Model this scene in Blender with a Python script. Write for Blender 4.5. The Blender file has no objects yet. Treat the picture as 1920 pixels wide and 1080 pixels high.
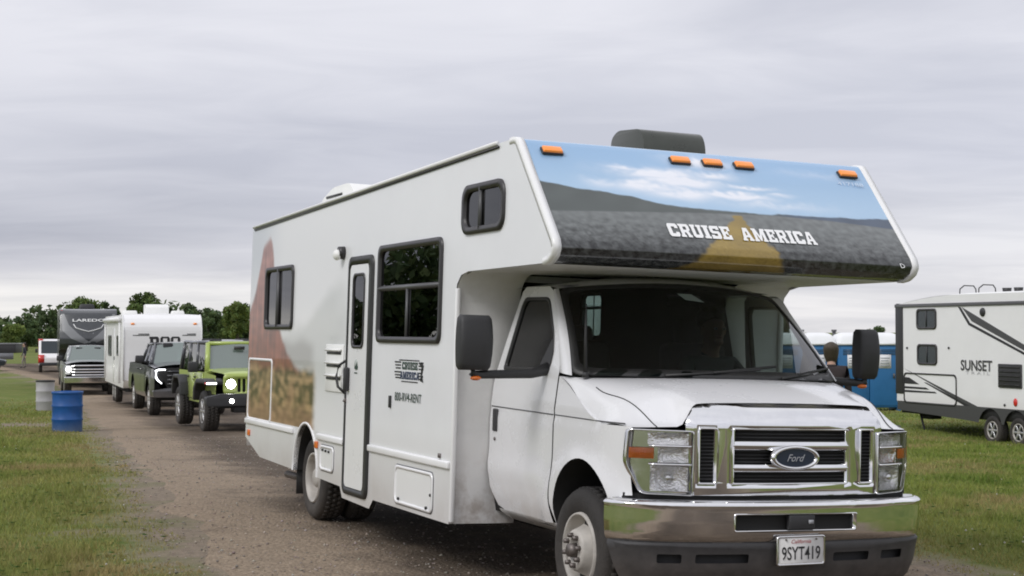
import bpy, bmesh, math, random
import numpy as np
from mathutils import Vector, Matrix, noise, geometry

S = bpy.context.scene
COL = S.collection
rad = math.radians
random.seed(7)
RNG = np.random.default_rng(11)

# ------------------------------------------------------------------ camera
CAM_H, CAM_F, CAM_PITCH = 1.6892, 3019.06, 0.0262
cd = bpy.data.cameras.new('camera')
cam = bpy.data.objects.new('camera', cd)
COL.objects.link(cam)
cam.location = (0, 0, CAM_H)
cam.rotation_euler = (math.pi/2 + CAM_PITCH, 0.0008, 0)
cd.sensor_width = 36
cd.lens = 36*CAM_F/1920
cd.clip_start = 0.1
cd.clip_end = 4000
S.camera = cam

# ------------------------------------------------------------------ sky: overcast sheets of cloud over a clear-sky model
SUN_EL, SUN_AZ = rad(42), rad(227)            # azimuth clockwise from +Y: the sun stands behind the camera, to its left
W = bpy.data.worlds.new('World')
S.world = W
W.use_nodes = True
nt = W.node_tree
nt.nodes.clear()
N = nt.nodes.new
L = nt.links.new
out = N('ShaderNodeOutputWorld')
bg = N('ShaderNodeBackground')
bg.inputs['Strength'].default_value = 0.102
L(bg.outputs[0], out.inputs[0])
sky = N('ShaderNodeTexSky')
sky.sky_type = 'NISHITA'
sky.sun_disc = False
sky.sun_elevation = SUN_EL
sky.sun_rotation = SUN_AZ
tc = N('ShaderNodeTexCoord')
sep = N('ShaderNodeSeparateXYZ')
L(tc.outputs['Generated'], sep.inputs[0])
def wm(op, a, b=None, c=None, clamp=False):
    n = N('ShaderNodeMath')
    n.operation = op
    n.use_clamp = clamp
    for i, v in enumerate((a, b, c)):
        if v is None: continue
        if isinstance(v, (int, float)): n.inputs[i].default_value = v
        else: L(v, n.inputs[i])
    return n.outputs[0]
zc = wm('MAXIMUM', sep.outputs[2], 0.0)
den = wm('ADD', zc, 0.10)
px_ = wm('DIVIDE', sep.outputs[0], den)
py_ = wm('DIVIDE', sep.outputs[1], den)
cmb = N('ShaderNodeCombineXYZ')
L(wm('MULTIPLY', px_, 0.62), cmb.inputs[0])
L(py_, cmb.inputs[1])
def wnoise(scale, detail, rough, off, dist=0.0):
    m = N('ShaderNodeMapping')
    m.inputs['Location'].default_value = off
    m.inputs['Rotation'].default_value = (0, 0, -0.10)
    L(cmb.outputs[0], m.inputs[0])
    n = N('ShaderNodeTexNoise')
    n.inputs['Scale'].default_value = scale
    n.inputs['Detail'].default_value = detail
    n.inputs['Roughness'].default_value = rough
    n.inputs['Distortion'].default_value = dist
    L(m.outputs[0], n.inputs['Vector'])
    return n.outputs[0]
n1 = wnoise(0.62, 3, 0.45, (3.1, 1.2, 0), 0.5)
n2 = wnoise(2.2, 5, 0.55, (7.7, 0.4, 0), 0.6)
nn = wm('ADD', wm('MULTIPLY', n1, 0.6), wm('MULTIPLY', n2, 0.4))
ramp = N('ShaderNodeValToRGB')
cr = ramp.color_ramp
L(nn, ramp.inputs[0])
cr.elements[0].position = 0.36
cr.elements[0].color = (0.82, 0.83, 0.865, 1)
cr.elements[1].position = 0.62
cr.elements[1].color = (1.10, 1.095, 1.09, 1)
# brightness of the cloud layer by height: clear strip at the horizon, a heavy bank above it, lighter overhead
er = N('ShaderNodeValToRGB')
el = er.color_ramp
L(zc, er.inputs[0])
el.elements[0].position = 0.0
el.elements[0].color = (8.4, 8.2, 7.9, 1)
def estop(p, c):
    e = el.elements.new(p)
    e.color = (*c, 1)
estop(0.022, (9.0, 8.8, 8.6))
estop(0.038, (6.0, 6.0, 6.5))
estop(0.062, (4.6, 4.7, 5.35))
estop(0.105, (6.05, 6.1, 6.7))
estop(0.19, (6.9, 6.92, 7.45))
estop(0.45, (8.8, 8.8, 9.3))
el.elements[-1].position = 1.0
el.elements[-1].color = (9.0, 9.0, 9.3, 1)
# the bank is heaviest on the left (west) and thins to the right
bank = N('ShaderNodeMix')
bank.data_type = 'RGBA'
mr = N('ShaderNodeMapRange')
mr.inputs['From Min'].default_value = -0.30
mr.inputs['From Max'].default_value = 0.32
L(sep.outputs[0], mr.inputs[0])
L(mr.outputs[0], bank.inputs[0])
L(er.outputs[0], bank.inputs[6])
er2 = N('ShaderNodeValToRGB')
e2 = er2.color_ramp
L(zc, er2.inputs[0])
e2.elements[0].position = 0
e2.elements[0].color = (7.4, 7.3, 7.5, 1)
e2.elements[1].position = 1.0
e2.elements[1].color = (9.0, 9.0, 9.3, 1)
for p, c in ((0.05, (7.0, 7.0, 7.4)), (0.10, (6.9, 6.95, 7.6)), (0.19, (6.9, 6.92, 7.45)), (0.45, (8.8, 8.8, 9.3))):
    e = e2.elements.new(p)
    e.color = (*c, 1)
L(er2.outputs[0], bank.inputs[7])
mul = N('ShaderNodeMix')
mul.data_type = 'RGBA'
mul.blend_type = 'MULTIPLY'
mul.inputs[0].default_value = 1.0
L(bank.outputs[2], mul.inputs[6])
L(ramp.outputs[0], mul.inputs[7])
mx = N('ShaderNodeMix')
mx.data_type = 'RGBA'
mx.inputs[0].default_value = 0.94
L(sky.outputs[0], mx.inputs[6])
L(mul.outputs[2], mx.inputs[7])
L(mx.outputs[2], bg.inputs[0])

# ------------------------------------------------------------------ sun (veiled)
sd = bpy.data.lights.new('sun', 'SUN')
sd.energy = 1.25
sd.angle = rad(18)
sd.color = (1.0, 0.985, 0.965)
sun = bpy.data.objects.new('sun', sd)
COL.objects.link(sun)
sun.location = (-20, -30, 60)
sdir = Vector((math.sin(SUN_AZ)*math.cos(SUN_EL), math.cos(SUN_AZ)*math.cos(SUN_EL), math.sin(SUN_EL)))
sun.rotation_euler = (-sdir).to_track_quat('-Z', 'Y').to_euler()

S.view_settings.view_transform = 'Standard'
S.view_settings.look = 'None'
S.view_settings.exposure = 0.12
S.view_settings.gamma = 1.0
S.view_settings.use_curve_mapping = False
S.cycles.use_denoising = True
S.cycles.max_bounces = 10
S.cycles.transparent_max_bounces = 16
S.cycles.filter_width = 1.9

# ------------------------------------------------------------------ mesh helpers
class MB:
    """collects shapes; build() links them as ONE mesh object"""
    def __init__(s, T=None):
        s.bm = bmesh.new()
        s.T = T or Matrix()
    def add(s, vs, fs):
        v = [s.bm.verts.new(s.T @ Vector(p)) for p in vs]
        for f in fs:
            try: s.bm.faces.new([v[i] for i in f])
            except ValueError: pass
        return v
    def box(s, c, size, rz=0.0, ry=0.0, rx=0.0, taper=1.0):
        R = Matrix.Rotation(rz, 4, 'Z') @ Matrix.Rotation(ry, 4, 'Y') @ Matrix.Rotation(rx, 4, 'X')
        hx, hy, hz = size[0]/2, size[1]/2, size[2]/2
        vs = []
        for z, t in ((-hz, 1.0), (hz, taper)):
            for x, y in ((-hx, -hy), (hx, -hy), (hx, hy), (-hx, hy)):
                vs.append(R @ Vector((x*t, y*t, z)) + Vector(c))
        s.add(vs, [(3,2,1,0), (4,5,6,7), (0,1,5,4), (1,2,6,5), (2,3,7,6), (3,0,4,7)])
        return s
    def span(s, a, b):
        return s.box([(a[i]+b[i])/2 for i in range(3)], [abs(b[i]-a[i]) for i in range(3)])
    def cyl(s, p0, p1, r0, r1=None, n=20, caps=True):
        r1 = r0 if r1 is None else r1
        p0, p1 = Vector(p0), Vector(p1)
        q = (p1-p0).to_track_quat('Z', 'Y')
        vs = []
        for p, r in ((p0, r0), (p1, r1)):
            for k in range(n):
                a = 2*math.pi*k/n
                vs.append(p + q @ Vector((r*math.cos(a), r*math.sin(a), 0)))
        fs = [(k, (k+1) % n, n+(k+1) % n, n+k) for k in range(n)]
        if caps: fs += [tuple(range(n-1, -1, -1)), tuple(range(n, 2*n))]
        s.add(vs, fs)
        return s
    def tube(s, pts, r, n=8, closed=False):
        pts = [Vector(p) for p in pts]
        rs = r if isinstance(r, (list, tuple)) else [r]*len(pts)
        vs = []
        m = len(pts)
        up = Vector((0, 0, 1))
        for i, p in enumerate(pts):
            if closed: d = pts[(i+1) % m]-pts[i-1]
            else: d = pts[min(i+1, m-1)]-pts[max(i-1, 0)]
            d.normalize()
            u = d.cross(up)
            if u.length < 1e-3: u = d.cross(Vector((1, 0, 0)))
            u.normalize()
            v = d.cross(u).normalized()
            for k in range(n):
                a = 2*math.pi*k/n
                vs.append(p + u*(rs[i]*math.cos(a)) + v*(rs[i]*math.sin(a)))
        fs = []
        for i in range(m if closed else m-1):
            j = (i+1) % m
            for k in range(n):
                fs.append((i*n+k, i*n+(k+1) % n, j*n+(k+1) % n, j*n+k))
        if not closed: fs += [tuple(range(n-1, -1, -1)), tuple(range((m-1)*n, m*n))]
        s.add(vs, fs)
        return s
    def prism(s, poly, axis, a, b):
        """2-D polygon pushed along an axis from a to b; (u,v) are the two other axes in order"""
        def P(u, v, w):
            return {'x': (w, u, v), 'y': (u, w, v), 'z': (u, v, w)}[axis]
        n = len(poly)
        vs = [P(u, v, a) for u, v in poly]+[P(u, v, b) for u, v in poly]
        v = s.add(vs, [(k, (k+1) % n, n+(k+1) % n, n+k) for k in range(n)])
        fs = []
        for tri in geometry.tessellate_polygon([[Vector((u, w, 0)) for u, w in poly]]):
            fs.append(tri)
        for t in fs:
            for off, rev in ((0, True), (n, False)):
                try: s.bm.faces.new([v[i+off] for i in (reversed(t) if rev else t)])
                except ValueError: pass
        return s
    def lathe(s, prof, o, axis='y', n=36, sgn=1):
        """prof: (radius, offset along the axis)"""
        o = Vector(o)
        vs = []
        for r, t in prof:
            for k in range(n):
                a = 2*math.pi*k/n
                c, q = r*math.cos(a), r*math.sin(a)
                vs.append(o + Vector({'x': (t*sgn, c, q), 'y': (c, t*sgn, q), 'z': (c, q, t*sgn)}[axis]))
        m = len(prof)
        fs = [(i*n+k, i*n+(k+1) % n, (i+1)*n+(k+1) % n, (i+1)*n+k) for i in range(m-1) for k in range(n)]
        s.add(vs, fs)
        return s
    def grid(s, fn, nu, nv, u0=0.0, u1=1.0, v0=0.0, v1=1.0):
        vs = [fn(u0+(u1-u0)*i/nu, v0+(v1-v0)*j/nv) for i in range(nu+1) for j in range(nv+1)]
        w = nv+1
        s.add(vs, [(i*w+j, (i+1)*w+j, (i+1)*w+j+1, i*w+j+1) for i in range(nu) for j in range(nv)])
        return s
    def ell(s, c, r, nu=20, nv=12, R=None):
        c = Vector(c)
        R = R or Matrix()
        def f(u, v):
            a, b = u*2*math.pi, (v-.5)*math.pi
            return c + R @ Vector((r[0]*math.cos(a)*math.cos(b), r[1]*math.sin(a)*math.cos(b), r[2]*math.sin(b)))
        return s.grid(f, nu, nv)
    def panel(s, outline, holes, f, cu=None, cv=None):
        """flat outline with holes, filled, cut into a grid and then bent by f(u, v)"""
        bm = bmesh.new()
        edges = []
        for loop in [outline]+list(holes):
            vs = [bm.verts.new((p[0], p[1], 0)) for p in loop]
            for i in range(len(vs)): edges.append(bm.edges.new((vs[i], vs[(i+1) % len(vs)])))
        bmesh.ops.triangle_fill(bm, edges=edges, use_beauty=True, use_dissolve=False)
        xs = [p[0] for p in outline]
        ys = [p[1] for p in outline]
        for step, lo, hi, no in ((cu, min(xs), max(xs), (1, 0, 0)), (cv, min(ys), max(ys), (0, 1, 0))):
            if not step: continue
            t = lo+step
            while t < hi-1e-4:
                bmesh.ops.bisect_plane(bm, geom=bm.verts[:]+bm.edges[:]+bm.faces[:], dist=1e-5, plane_co=(t*no[0], t*no[1], 0), plane_no=no)
                t += step
        for fc in bm.faces:
            if fc.normal.z < 0: fc.normal_flip()
        bm.verts.index_update()
        pts = [f(v.co.x, v.co.y) for v in bm.verts]
        s.add(pts, [[v.index for v in fc.verts] for fc in bm.faces])
        bm.free()
        return s
    def build(s, name, m, parent=None, bevel=0.0, sharp=38, solid=0.0, seg=2, weld=False):
        if weld: bmesh.ops.remove_doubles(s.bm, verts=s.bm.verts[:], dist=1e-5)
        for f in s.bm.faces: f.smooth = True
        if sharp is not None:
            for e in s.bm.edges:
                if len(e.link_faces) == 2 and e.calc_face_angle(0) > rad(sharp): e.smooth = False
        me = bpy.data.meshes.new(name)
        s.bm.to_mesh(me)
        s.bm.free()
        for mm in (m if isinstance(m, (list, tuple)) else [m]): me.materials.append(mm)
        o = bpy.data.objects.new(name, me)
        COL.objects.link(o)
        if parent: o.parent = parent
        if solid:
            md = o.modifiers.new('thickness', 'SOLIDIFY')
            md.thickness = solid
            md.offset = -1
        if bevel:
            md = o.modifiers.new('bevel', 'BEVEL')
            md.width = bevel
            md.segments = seg
            md.limit_method = 'ANGLE'
            md.angle_limit = rad(40)
            md.harden_normals = False
        return o

def tag(o, label, cat, group=None, kind=None):
    if label: o['label'] = label
    if cat: o['category'] = cat
    if group: o['group'] = group
    if kind: o['kind'] = kind
    return o

def thing(name, label, cat, loc=(0, 0, 0), rz=0.0, group=None):
    o = bpy.data.objects.new(name, None)
    o.empty_display_size = 0.3
    COL.objects.link(o)
    o.location = loc
    o.rotation_euler = (0, 0, rz)
    return tag(o, label, cat, group)

def copy_tree(o, parent=None):
    c = o.copy()
    COL.objects.link(c)
    if parent: c.parent = parent
    for ch in list(o.children): copy_tree(ch, c)
    return c

def rrect(x0, x1, z0, z1, r, n=5):
    """rounded rectangle, counter-clockwise"""
    pts = []
    for cx, cz, a0 in ((x1-r, z0+r, -90), (x1-r, z1-r, 0), (x0+r, z1-r, 90), (x0+r, z0+r, 180)):
        for k in range(n+1):
            a = rad(a0+90*k/n)
            pts.append((cx+r*math.cos(a), cz+r*math.sin(a)))
    return pts

def rpoly(pts, r, n=5):
    """polygon with rounded corners"""
    res = []
    m = len(pts)
    rs = r if isinstance(r, (list, tuple)) else [r]*m
    for i in range(m):
        p = Vector(pts[i]).to_2d()
        a = Vector(pts[i-1]).to_2d()-p
        b = Vector(pts[(i+1) % m]).to_2d()-p
        d = min(rs[i], a.length*.49, b.length*.49)
        if d < 1e-5:
            res.append(tuple(p))
            continue
        p0, p1 = p+a.normalized()*d, p+b.normalized()*d
        for k in range(n+1):
            t = k/n
            q = p0*(1-t)**2+p*(2*t*(1-t))+p1*t*t
            res.append((q.x, q.y))
    return res

def shrink(poly, d):
    """inset a convex polygon towards its centre by about d"""
    cx = sum(p[0] for p in poly)/len(poly)
    cy = sum(p[1] for p in poly)/len(poly)
    w = max(p[0] for p in poly)-min(p[0] for p in poly)
    h = max(p[1] for p in poly)-min(p[1] for p in poly)
    return [(cx+(p[0]-cx)*(1-2*d/w), cy+(p[1]-cy)*(1-2*d/h)) for p in poly]

def ring(mb, outer, inner, f0, f1):
    """solid frame between two loops of equal length; f0/f1 map (u,v) to the back and front surface"""
    n = len(outer)
    vs = [f0(*p) for p in outer]+[f1(*p) for p in outer]+[f1(*p) for p in inner]+[f0(*p) for p in inner]
    fs = []
    for k in range(n):
        j = (k+1) % n
        for a in range(3): fs.append((a*n+k, a*n+j, (a+1)*n+j, (a+1)*n+k))
    mb.add(vs, fs)

def text(s, M, m, parent=None, name='lettering', w=None, h=None, bold=0.0, shear=0.0, ext=0.002):
    c = bpy.data.curves.new(name, 'FONT')
    c.body = s
    c.align_x = 'CENTER'
    c.align_y = 'CENTER'
    c.size = 1
    c.offset = bold
    c.shear = shear
    c.resolution_u = 3
    t = bpy.data.objects.new(name, c)
    COL.objects.link(t)
    bpy.context.view_layer.update()
    me = bpy.data.meshes.new_from_object(t.evaluated_get(bpy.context.evaluated_depsgraph_get()))
    bpy.data.objects.remove(t)
    v = np.array([q.co for q in me.vertices])
    lo, hi = v.min(0), v.max(0)
    cx, cy = (lo[0]+hi[0])/2, (lo[1]+hi[1])/2
    kh = (h/(hi[1]-lo[1])) if h else (w/(hi[0]-lo[0]))
    kw = (w/(hi[0]-lo[0])) if w else kh
    mb = MB(M)
    fs = [tuple(p.vertices) for p in me.polygons]
    mb.add([((q[0]-cx)*kw, (q[1]-cy)*kh, ext) for q in v], fs)
    bpy.data.meshes.remove(me)
    return mb.build(name, m, parent, sharp=None)

def frame_m(o, xdir, ydir):
    """matrix whose x/y axes run along the lettering"""
    x = Vector(xdir).normalized()
    y = Vector(ydir).normalized()
    z = x.cross(y).normalized()
    return Matrix(((x.x, y.x, z.x, o[0]), (x.y, y.y, z.y, o[1]), (x.z, y.z, z.z, o[2]), (0, 0, 0, 1)))

def lerp(a, b, t): return a+(b-a)*t
def sstep(a, b, x):
    t = min(1.0, max(0.0, (x-a)/(b-a)))
    return t*t*(3-2*t)

def interp(tab, x):
    if x <= tab[0][0]: return tab[0][1]
    for (a, p), (b, q) in zip(tab, tab[1:]):
        if x <= b: return p+(q-p)*(x-a)/(b-a)
    return tab[-1][1]

# ------------------------------------------------------------------ materials
MAT = {}
def mat(name, col, rough=0.5, metal=0.0, var=0.0, scale=6.0, bump=0.0, bscale=60.0, coat=0.0, dirt=None, spec=0.5, emit=None, estr=0.0):
    """principled paint with uneven colour (var), grain (bump) and optional dirt rising from the ground (dirt=(colour, z0, z1))"""
    m = bpy.data.materials.new(name)
    m.use_nodes = True
    t = m.node_tree
    p = t.nodes['Principled BSDF']
    p.inputs['Base Color'].default_value = (*col, 1)
    p.inputs['Roughness'].default_value = rough
    p.inputs['Metallic'].default_value = metal
    p.inputs['Specular IOR Level'].default_value = spec
    p.inputs['Coat Weight'].default_value = coat
    p.inputs['Coat Roughness'].default_value = 0.06
    if emit:
        p.inputs['Emission Color'].default_value = (*emit, 1)
        p.inputs['Emission Strength'].default_value = estr
    MAT[name] = m
    if not (var or bump or dirt): return m
    tcn = t.nodes.new('ShaderNodeTexCoord')
    co = tcn.outputs['Object']
    cur = None
    if var or dirt:
        nz = t.nodes.new('ShaderNodeTexNoise')
        nz.inputs['Scale'].default_value = scale
        nz.inputs['Detail'].default_value = 6
        nz.inputs['Roughness'].default_value = 0.65
        t.links.new(co, nz.inputs['Vector'])
    if var:
        r = t.nodes.new('ShaderNodeMix')
        r.data_type = 'RGBA'
        r.inputs[6].default_value = (*[max(0, c*(1-var)) for c in col], 1)
        r.inputs[7].default_value = (*[min(1, c*(1+var)) for c in col], 1)
        mr = t.nodes.new('ShaderNodeMapRange')
        mr.inputs['From Min'].default_value = 0.3
        mr.inputs['From Max'].default_value = 0.7
        t.links.new(nz.outputs[0], mr.inputs[0])
        t.links.new(mr.outputs[0], r.inputs[0])
        cur = r.outputs[2]
        rr = t.nodes.new('ShaderNodeMapRange')
        rr.inputs['To Min'].default_value = max(0.02, rough*0.8)
        rr.inputs['To Max'].default_value = min(1, rough*1.3)
        t.links.new(nz.outputs[0], rr.inputs[0])
        t.links.new(rr.outputs[0], p.inputs['Roughness'])
    if dirt:
        dc, z0, z1 = dirt[:3]
        gain = dirt[3] if len(dirt) > 3 else 1.0
        sp = t.nodes.new('ShaderNodeSeparateXYZ')
        t.links.new(co, sp.inputs[0])
        a = t.nodes.new('ShaderNodeMapRange')
        a.inputs['From Min'].default_value = z1
        a.inputs['From Max'].default_value = z0
        t.links.new(sp.outputs[2], a.inputs[0])
        b = t.nodes.new('ShaderNodeMath')
        b.operation = 'MULTIPLY'
        b.use_clamp = True
        t.links.new(a.outputs[0], b.inputs[0])
        if gain == 1.0: t.links.new(nz.outputs[0], b.inputs[1])
        else:
            gm = t.nodes.new('ShaderNodeMapRange')
            gm.inputs['From Min'].default_value = 0.42
            gm.inputs['From Max'].default_value = 0.62
            gm.inputs['To Max'].default_value = gain
            t.links.new(nz.outputs[0], gm.inputs[0])
            t.links.new(gm.outputs[0], b.inputs[1])
        d = t.nodes.new('ShaderNodeMix')
        d.data_type = 'RGBA'
        d.inputs[7].default_value = (*dc, 1)
        if cur: t.links.new(cur, d.inputs[6])
        else: d.inputs[6].default_value = (*col, 1)
        t.links.new(b.outputs[0], d.inputs[0])
        cur = d.outputs[2]
    if cur: t.links.new(cur, p.inputs['Base Color'])
    if bump:
        nb = t.nodes.new('ShaderNodeTexNoise')
        nb.inputs['Scale'].default_value = bscale
        nb.inputs['Detail'].default_value = 4
        t.links.new(co, nb.inputs['Vector'])
        bn = t.nodes.new('ShaderNodeBump')
        bn.inputs['Strength'].default_value = bump
        bn.inputs['Distance'].default_value = 0.01
        t.links.new(nb.outputs[0], bn.inputs['Height'])
        t.links.new(bn.outputs[0], p.inputs['Normal'])
    return m

def glass(name, tint, ior=1.5, rough=0.0):
    """thin pane: tinted see-through with a mirror coat by Fresnel"""
    m = bpy.data.materials.new(name)
    m.use_nodes = True
    t = m.node_tree
    t.nodes.clear()
    o = t.nodes.new('ShaderNodeOutputMaterial')
    mx = t.nodes.new('ShaderNodeMixShader')
    tr = t.nodes.new('ShaderNodeBsdfTransparent')
    tr.inputs[0].default_value = (*tint, 1)
    gl = t.nodes.new('ShaderNodeBsdfGlossy')
    gl.inputs['Roughness'].default_value = rough
    gl.inputs[0].default_value = (0.95, 0.95, 0.95, 1)
    fr = t.nodes.new('ShaderNodeFresnel')
    fr.inputs[0].default_value = ior
    t.links.new(fr.outputs[0], mx.inputs[0])
    t.links.new(tr.outputs[0], mx.inputs[1])
    t.links.new(gl.outputs[0], mx.inputs[2])
    t.links.new(mx.outputs[0], o.inputs[0])
    MAT[name] = m
    return m

def painted(name, attr, rough=0.3, coat=0.3):
    """printed livery: colours held in a colour attribute of the mesh"""
    m = bpy.data.materials.new(name)
    m.use_nodes = True
    t = m.node_tree
    p = t.nodes['Principled BSDF']
    a = t.nodes.new('ShaderNodeVertexColor')
    a.layer_name = attr
    t.links.new(a.outputs[0], p.inputs['Base Color'])
    p.inputs['Roughness'].default_value = rough
    p.inputs['Coat Weight'].default_value = coat
    MAT[name] = m
    return m

def set_colours(o, attr, fn):
    me = o.data
    ca = me.color_attributes.new(attr, 'FLOAT_COLOR', 'POINT')
    buf = np.ones((len(me.vertices), 4), dtype=np.float32)
    for i, v in enumerate(me.vertices): buf[i, :3] = fn(v.co)
    ca.data.foreach_set('color', buf.ravel())

def srgb(r, g, b):
    return tuple(((c/255)/12.92 if c/255 < .04045 else ((c/255+.055)/1.055)**2.4) for c in (r, g, b))

mat('white_paint', (0.84, 0.84, 0.845), 0.28, var=0.02, scale=2.0, coat=0.4)
mat('body_white', (0.83, 0.835, 0.855), 0.3, var=0.025, scale=1.5, coat=0.3, bump=0.02, bscale=1.6, dirt=((0.30, 0.25, 0.20), 0.26, 0.95))
mat('cab_white', (0.745, 0.745, 0.76), 0.26, var=0.012, scale=2.0, coat=0.5, bump=0.006, bscale=2.0, dirt=((0.42, 0.36, 0.30), 0.34, 0.80, 0.55))
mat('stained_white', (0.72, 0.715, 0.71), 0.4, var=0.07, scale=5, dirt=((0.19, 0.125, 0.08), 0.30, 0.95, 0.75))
mat('trim_white', (0.82, 0.82, 0.82), 0.3, var=0.02)
mat('white_plastic', (0.82, 0.82, 0.80), 0.4, var=0.03)
mat('black_trim', (0.022, 0.022, 0.022), 0.45, var=0.2, scale=20)
mat('black_rubber', (0.02, 0.02, 0.02), 0.6)
mat('window_frame', (0.03, 0.028, 0.03), 0.4, var=0.1)
mat('grey_bar', (0.09, 0.09, 0.095), 0.4)
mat('black_plastic', (0.028, 0.028, 0.03), 0.5, var=0.15, bump=0.15, bscale=300)
mat('dam_plastic', (0.035, 0.035, 0.037), 0.55, var=0.25, scale=8, dirt=((0.16, 0.13, 0.11), 0.2, 0.5))
mat('deep_black', (0.006, 0.006, 0.006), 0.7)
mat('underside', (0.02, 0.02, 0.02), 0.9, var=0.3)
mat('chrome', (0.80, 0.80, 0.81), 0.075, metal=1.0, var=0.06, scale=5, bump=0.010, bscale=9, dirt=((.36, .31, .26), .44, .60))
mat('worn_chrome', (0.72, 0.72, 0.73), 0.13, metal=1.0, var=0.08, scale=6)
mat('reflector', (0.92, 0.92, 0.93), 0.16, metal=1.0, bump=1.0, bscale=55)
mat('tyre', (0.022, 0.021, 0.021), 0.8, var=0.3, scale=12, bump=0.4, bscale=90, dirt=((0.10, 0.085, 0.07), 0.0, 0.8))
mat('rim_paint', (0.43, 0.405, 0.37), 0.5, var=0.22, scale=7)
mat('alloy', (0.55, 0.55, 0.56), 0.3, metal=0.8, var=0.1)
mat('lug_metal', (0.16, 0.14, 0.13), 0.45, metal=0.6, var=0.3, scale=30)
mat('amber', (0.75, 0.17, 0.02), 0.25, coat=0.6, var=0.05, scale=40)
mat('amber_lens', (0.90, 0.28, 0.04), 0.25, coat=0.6, emit=(1.0, 0.30, 0.04), estr=0.12)
mat('red_lens', (0.6, 0.03, 0.02), 0.25, coat=0.6)
mat('letter_black', (0.02, 0.02, 0.022), 0.5)
mat('letter_green', (0.03, 0.06, 0.045), 0.5)
mat('letter_blue', (0.02, 0.035, 0.09), 0.4)
mat('letter_white', (0.85, 0.85, 0.85), 0.35)
mat('letter_red', (0.42, 0.12, 0.12), 0.5)
mat('plate_white', (0.72, 0.71, 0.70), 0.4, var=0.05, scale=20)
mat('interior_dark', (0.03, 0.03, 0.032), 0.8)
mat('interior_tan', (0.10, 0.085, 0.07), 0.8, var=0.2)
mat('seat_cloth', (0.06, 0.06, 0.065), 0.9, bump=0.3, bscale=120)
mat('skin', (0.42, 0.26, 0.19), 0.55, var=0.08, scale=14)
mat('smoke_plastic', (0.045, 0.05, 0.042), 0.28, var=0.15)
mat('exhaust_metal', (0.16, 0.14, 0.13), 0.5, metal=0.7, var=0.3, scale=20)
mat('curtain', (0.42, 0.36, 0.30), 0.9, var=0.2, scale=9)
glass('windscreen_glass', (0.35, 0.42, 0.405), 1.5)
glass('sky_sheen_glass', (0.22, 0.28, 0.26), 2.6, 0.06)
_t = MAT['sky_sheen_glass'].node_tree                       # pale teal diffuse layer painted in for the sky's reflection
_d = _t.nodes.new('ShaderNodeBsdfDiffuse')
_d.inputs[0].default_value = (0.40, 0.50, 0.46, 1)
_m = _t.nodes.new('ShaderNodeMixShader')
_m.inputs[0].default_value = 0.30
_o = [n for n in _t.nodes if n.type == 'OUTPUT_MATERIAL'][0]
_t.links.new(_o.inputs[0].links[0].from_socket, _m.inputs[1])
_t.links.new(_d.outputs[0], _m.inputs[2])
_t.links.new(_m.outputs[0], _o.inputs[0])
glass('tinted_glass', (0.10, 0.10, 0.105), 1.55)
glass('door_glass', (0.16, 0.15, 0.17), 1.5)
glass('clear_lens', (0.93, 0.93, 0.93), 1.45)
glass('far_glass', (0.16, 0.20, 0.20), 1.9, 0.02)

# ================================================================== SETTING
RV_X, RV_Y, RV_YAW, RV_ROLL = 1.2918, 9.8836, -1.1760, -0.0319
FWD = Vector((math.cos(RV_YAW), math.sin(RV_YAW)))
LEFT = Vector((-math.sin(RV_YAW), math.cos(RV_YAW)))

def gz(x, y):
    """height of the ground"""
    s = y-14.0
    s = 0.5*(s+math.sqrt(s*s+9.0)) if s < 80 else s
    z = -0.020*min(s, 46.0)+0.006
    z -= 0.40*math.exp(-((x-11.8)**2+(y-35.0)**2)/42.0)
    d = Vector((x-RV_X, y-RV_Y))
    lx, ly = d.dot(FWD), d.dot(LEFT)
    w = sstep(-15, -9, lx)*(1-sstep(3.5, 9, lx))*math.exp(-(ly/3.4)**4)
    if w > 0: z = lerp(z, -0.0319*ly-0.024, w)       # the lane is cambered under the motorhome
    return z

R_EDGE = [(7.6, -16), (5.4, -6), (1.6, 2), (-0.9, 7.5), (-2.55, 12.1), (-3.95, 17), (-5.3, 22), (-7.6, 30), (-10.6, 40), (-14.6, 54), (-19.5, 70), (-28, 92), (-42, 125)]
def resample(pl, step):
    out = []
    pts = [Vector(p) for p in pl]
    def cr(p0, p1, p2, p3, t):
        return 0.5*((2*p1)+(p2-p0)*t+(2*p0-5*p1+4*p2-p3)*t*t+(3*p1-p0-3*p2+p3)*t**3)
    for i in range(len(pts)-1):
        p0 = pts[max(i-1, 0)]
        p3 = pts[min(i+2, len(pts)-1)]
        n = max(1, int((pts[i+1]-pts[i]).length/step))
        for k in range(n): out.append(cr(p0, pts[i], pts[i+1], p3, k/n))
    out.append(pts[-1])
    return out
EDGE = resample(R_EDGE, 0.35)
ROAD_W = 5.45
EDGE_N = []
for i, p in enumerate(EDGE):
    d = (EDGE[min(i+1, len(EDGE)-1)]-EDGE[max(i-1, 0)]).normalized()
    EDGE_N.append(Vector((d.y, -d.x)))
_ey = np.array([p.y for p in EDGE])
_ex = np.array([p.x for p in EDGE])
_nx = np.array([n.x for n in EDGE_N])
def road_dist(x, y):
    """signed distance inside the lane measured from its nearer edge (negative = on the verge); vectorised"""
    ex = np.interp(y, _ey, _ex)
    nx = np.interp(y, _ey, _nx)
    a = (x-ex)*nx
    return np.minimum(a, ROAD_W-a)

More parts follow.
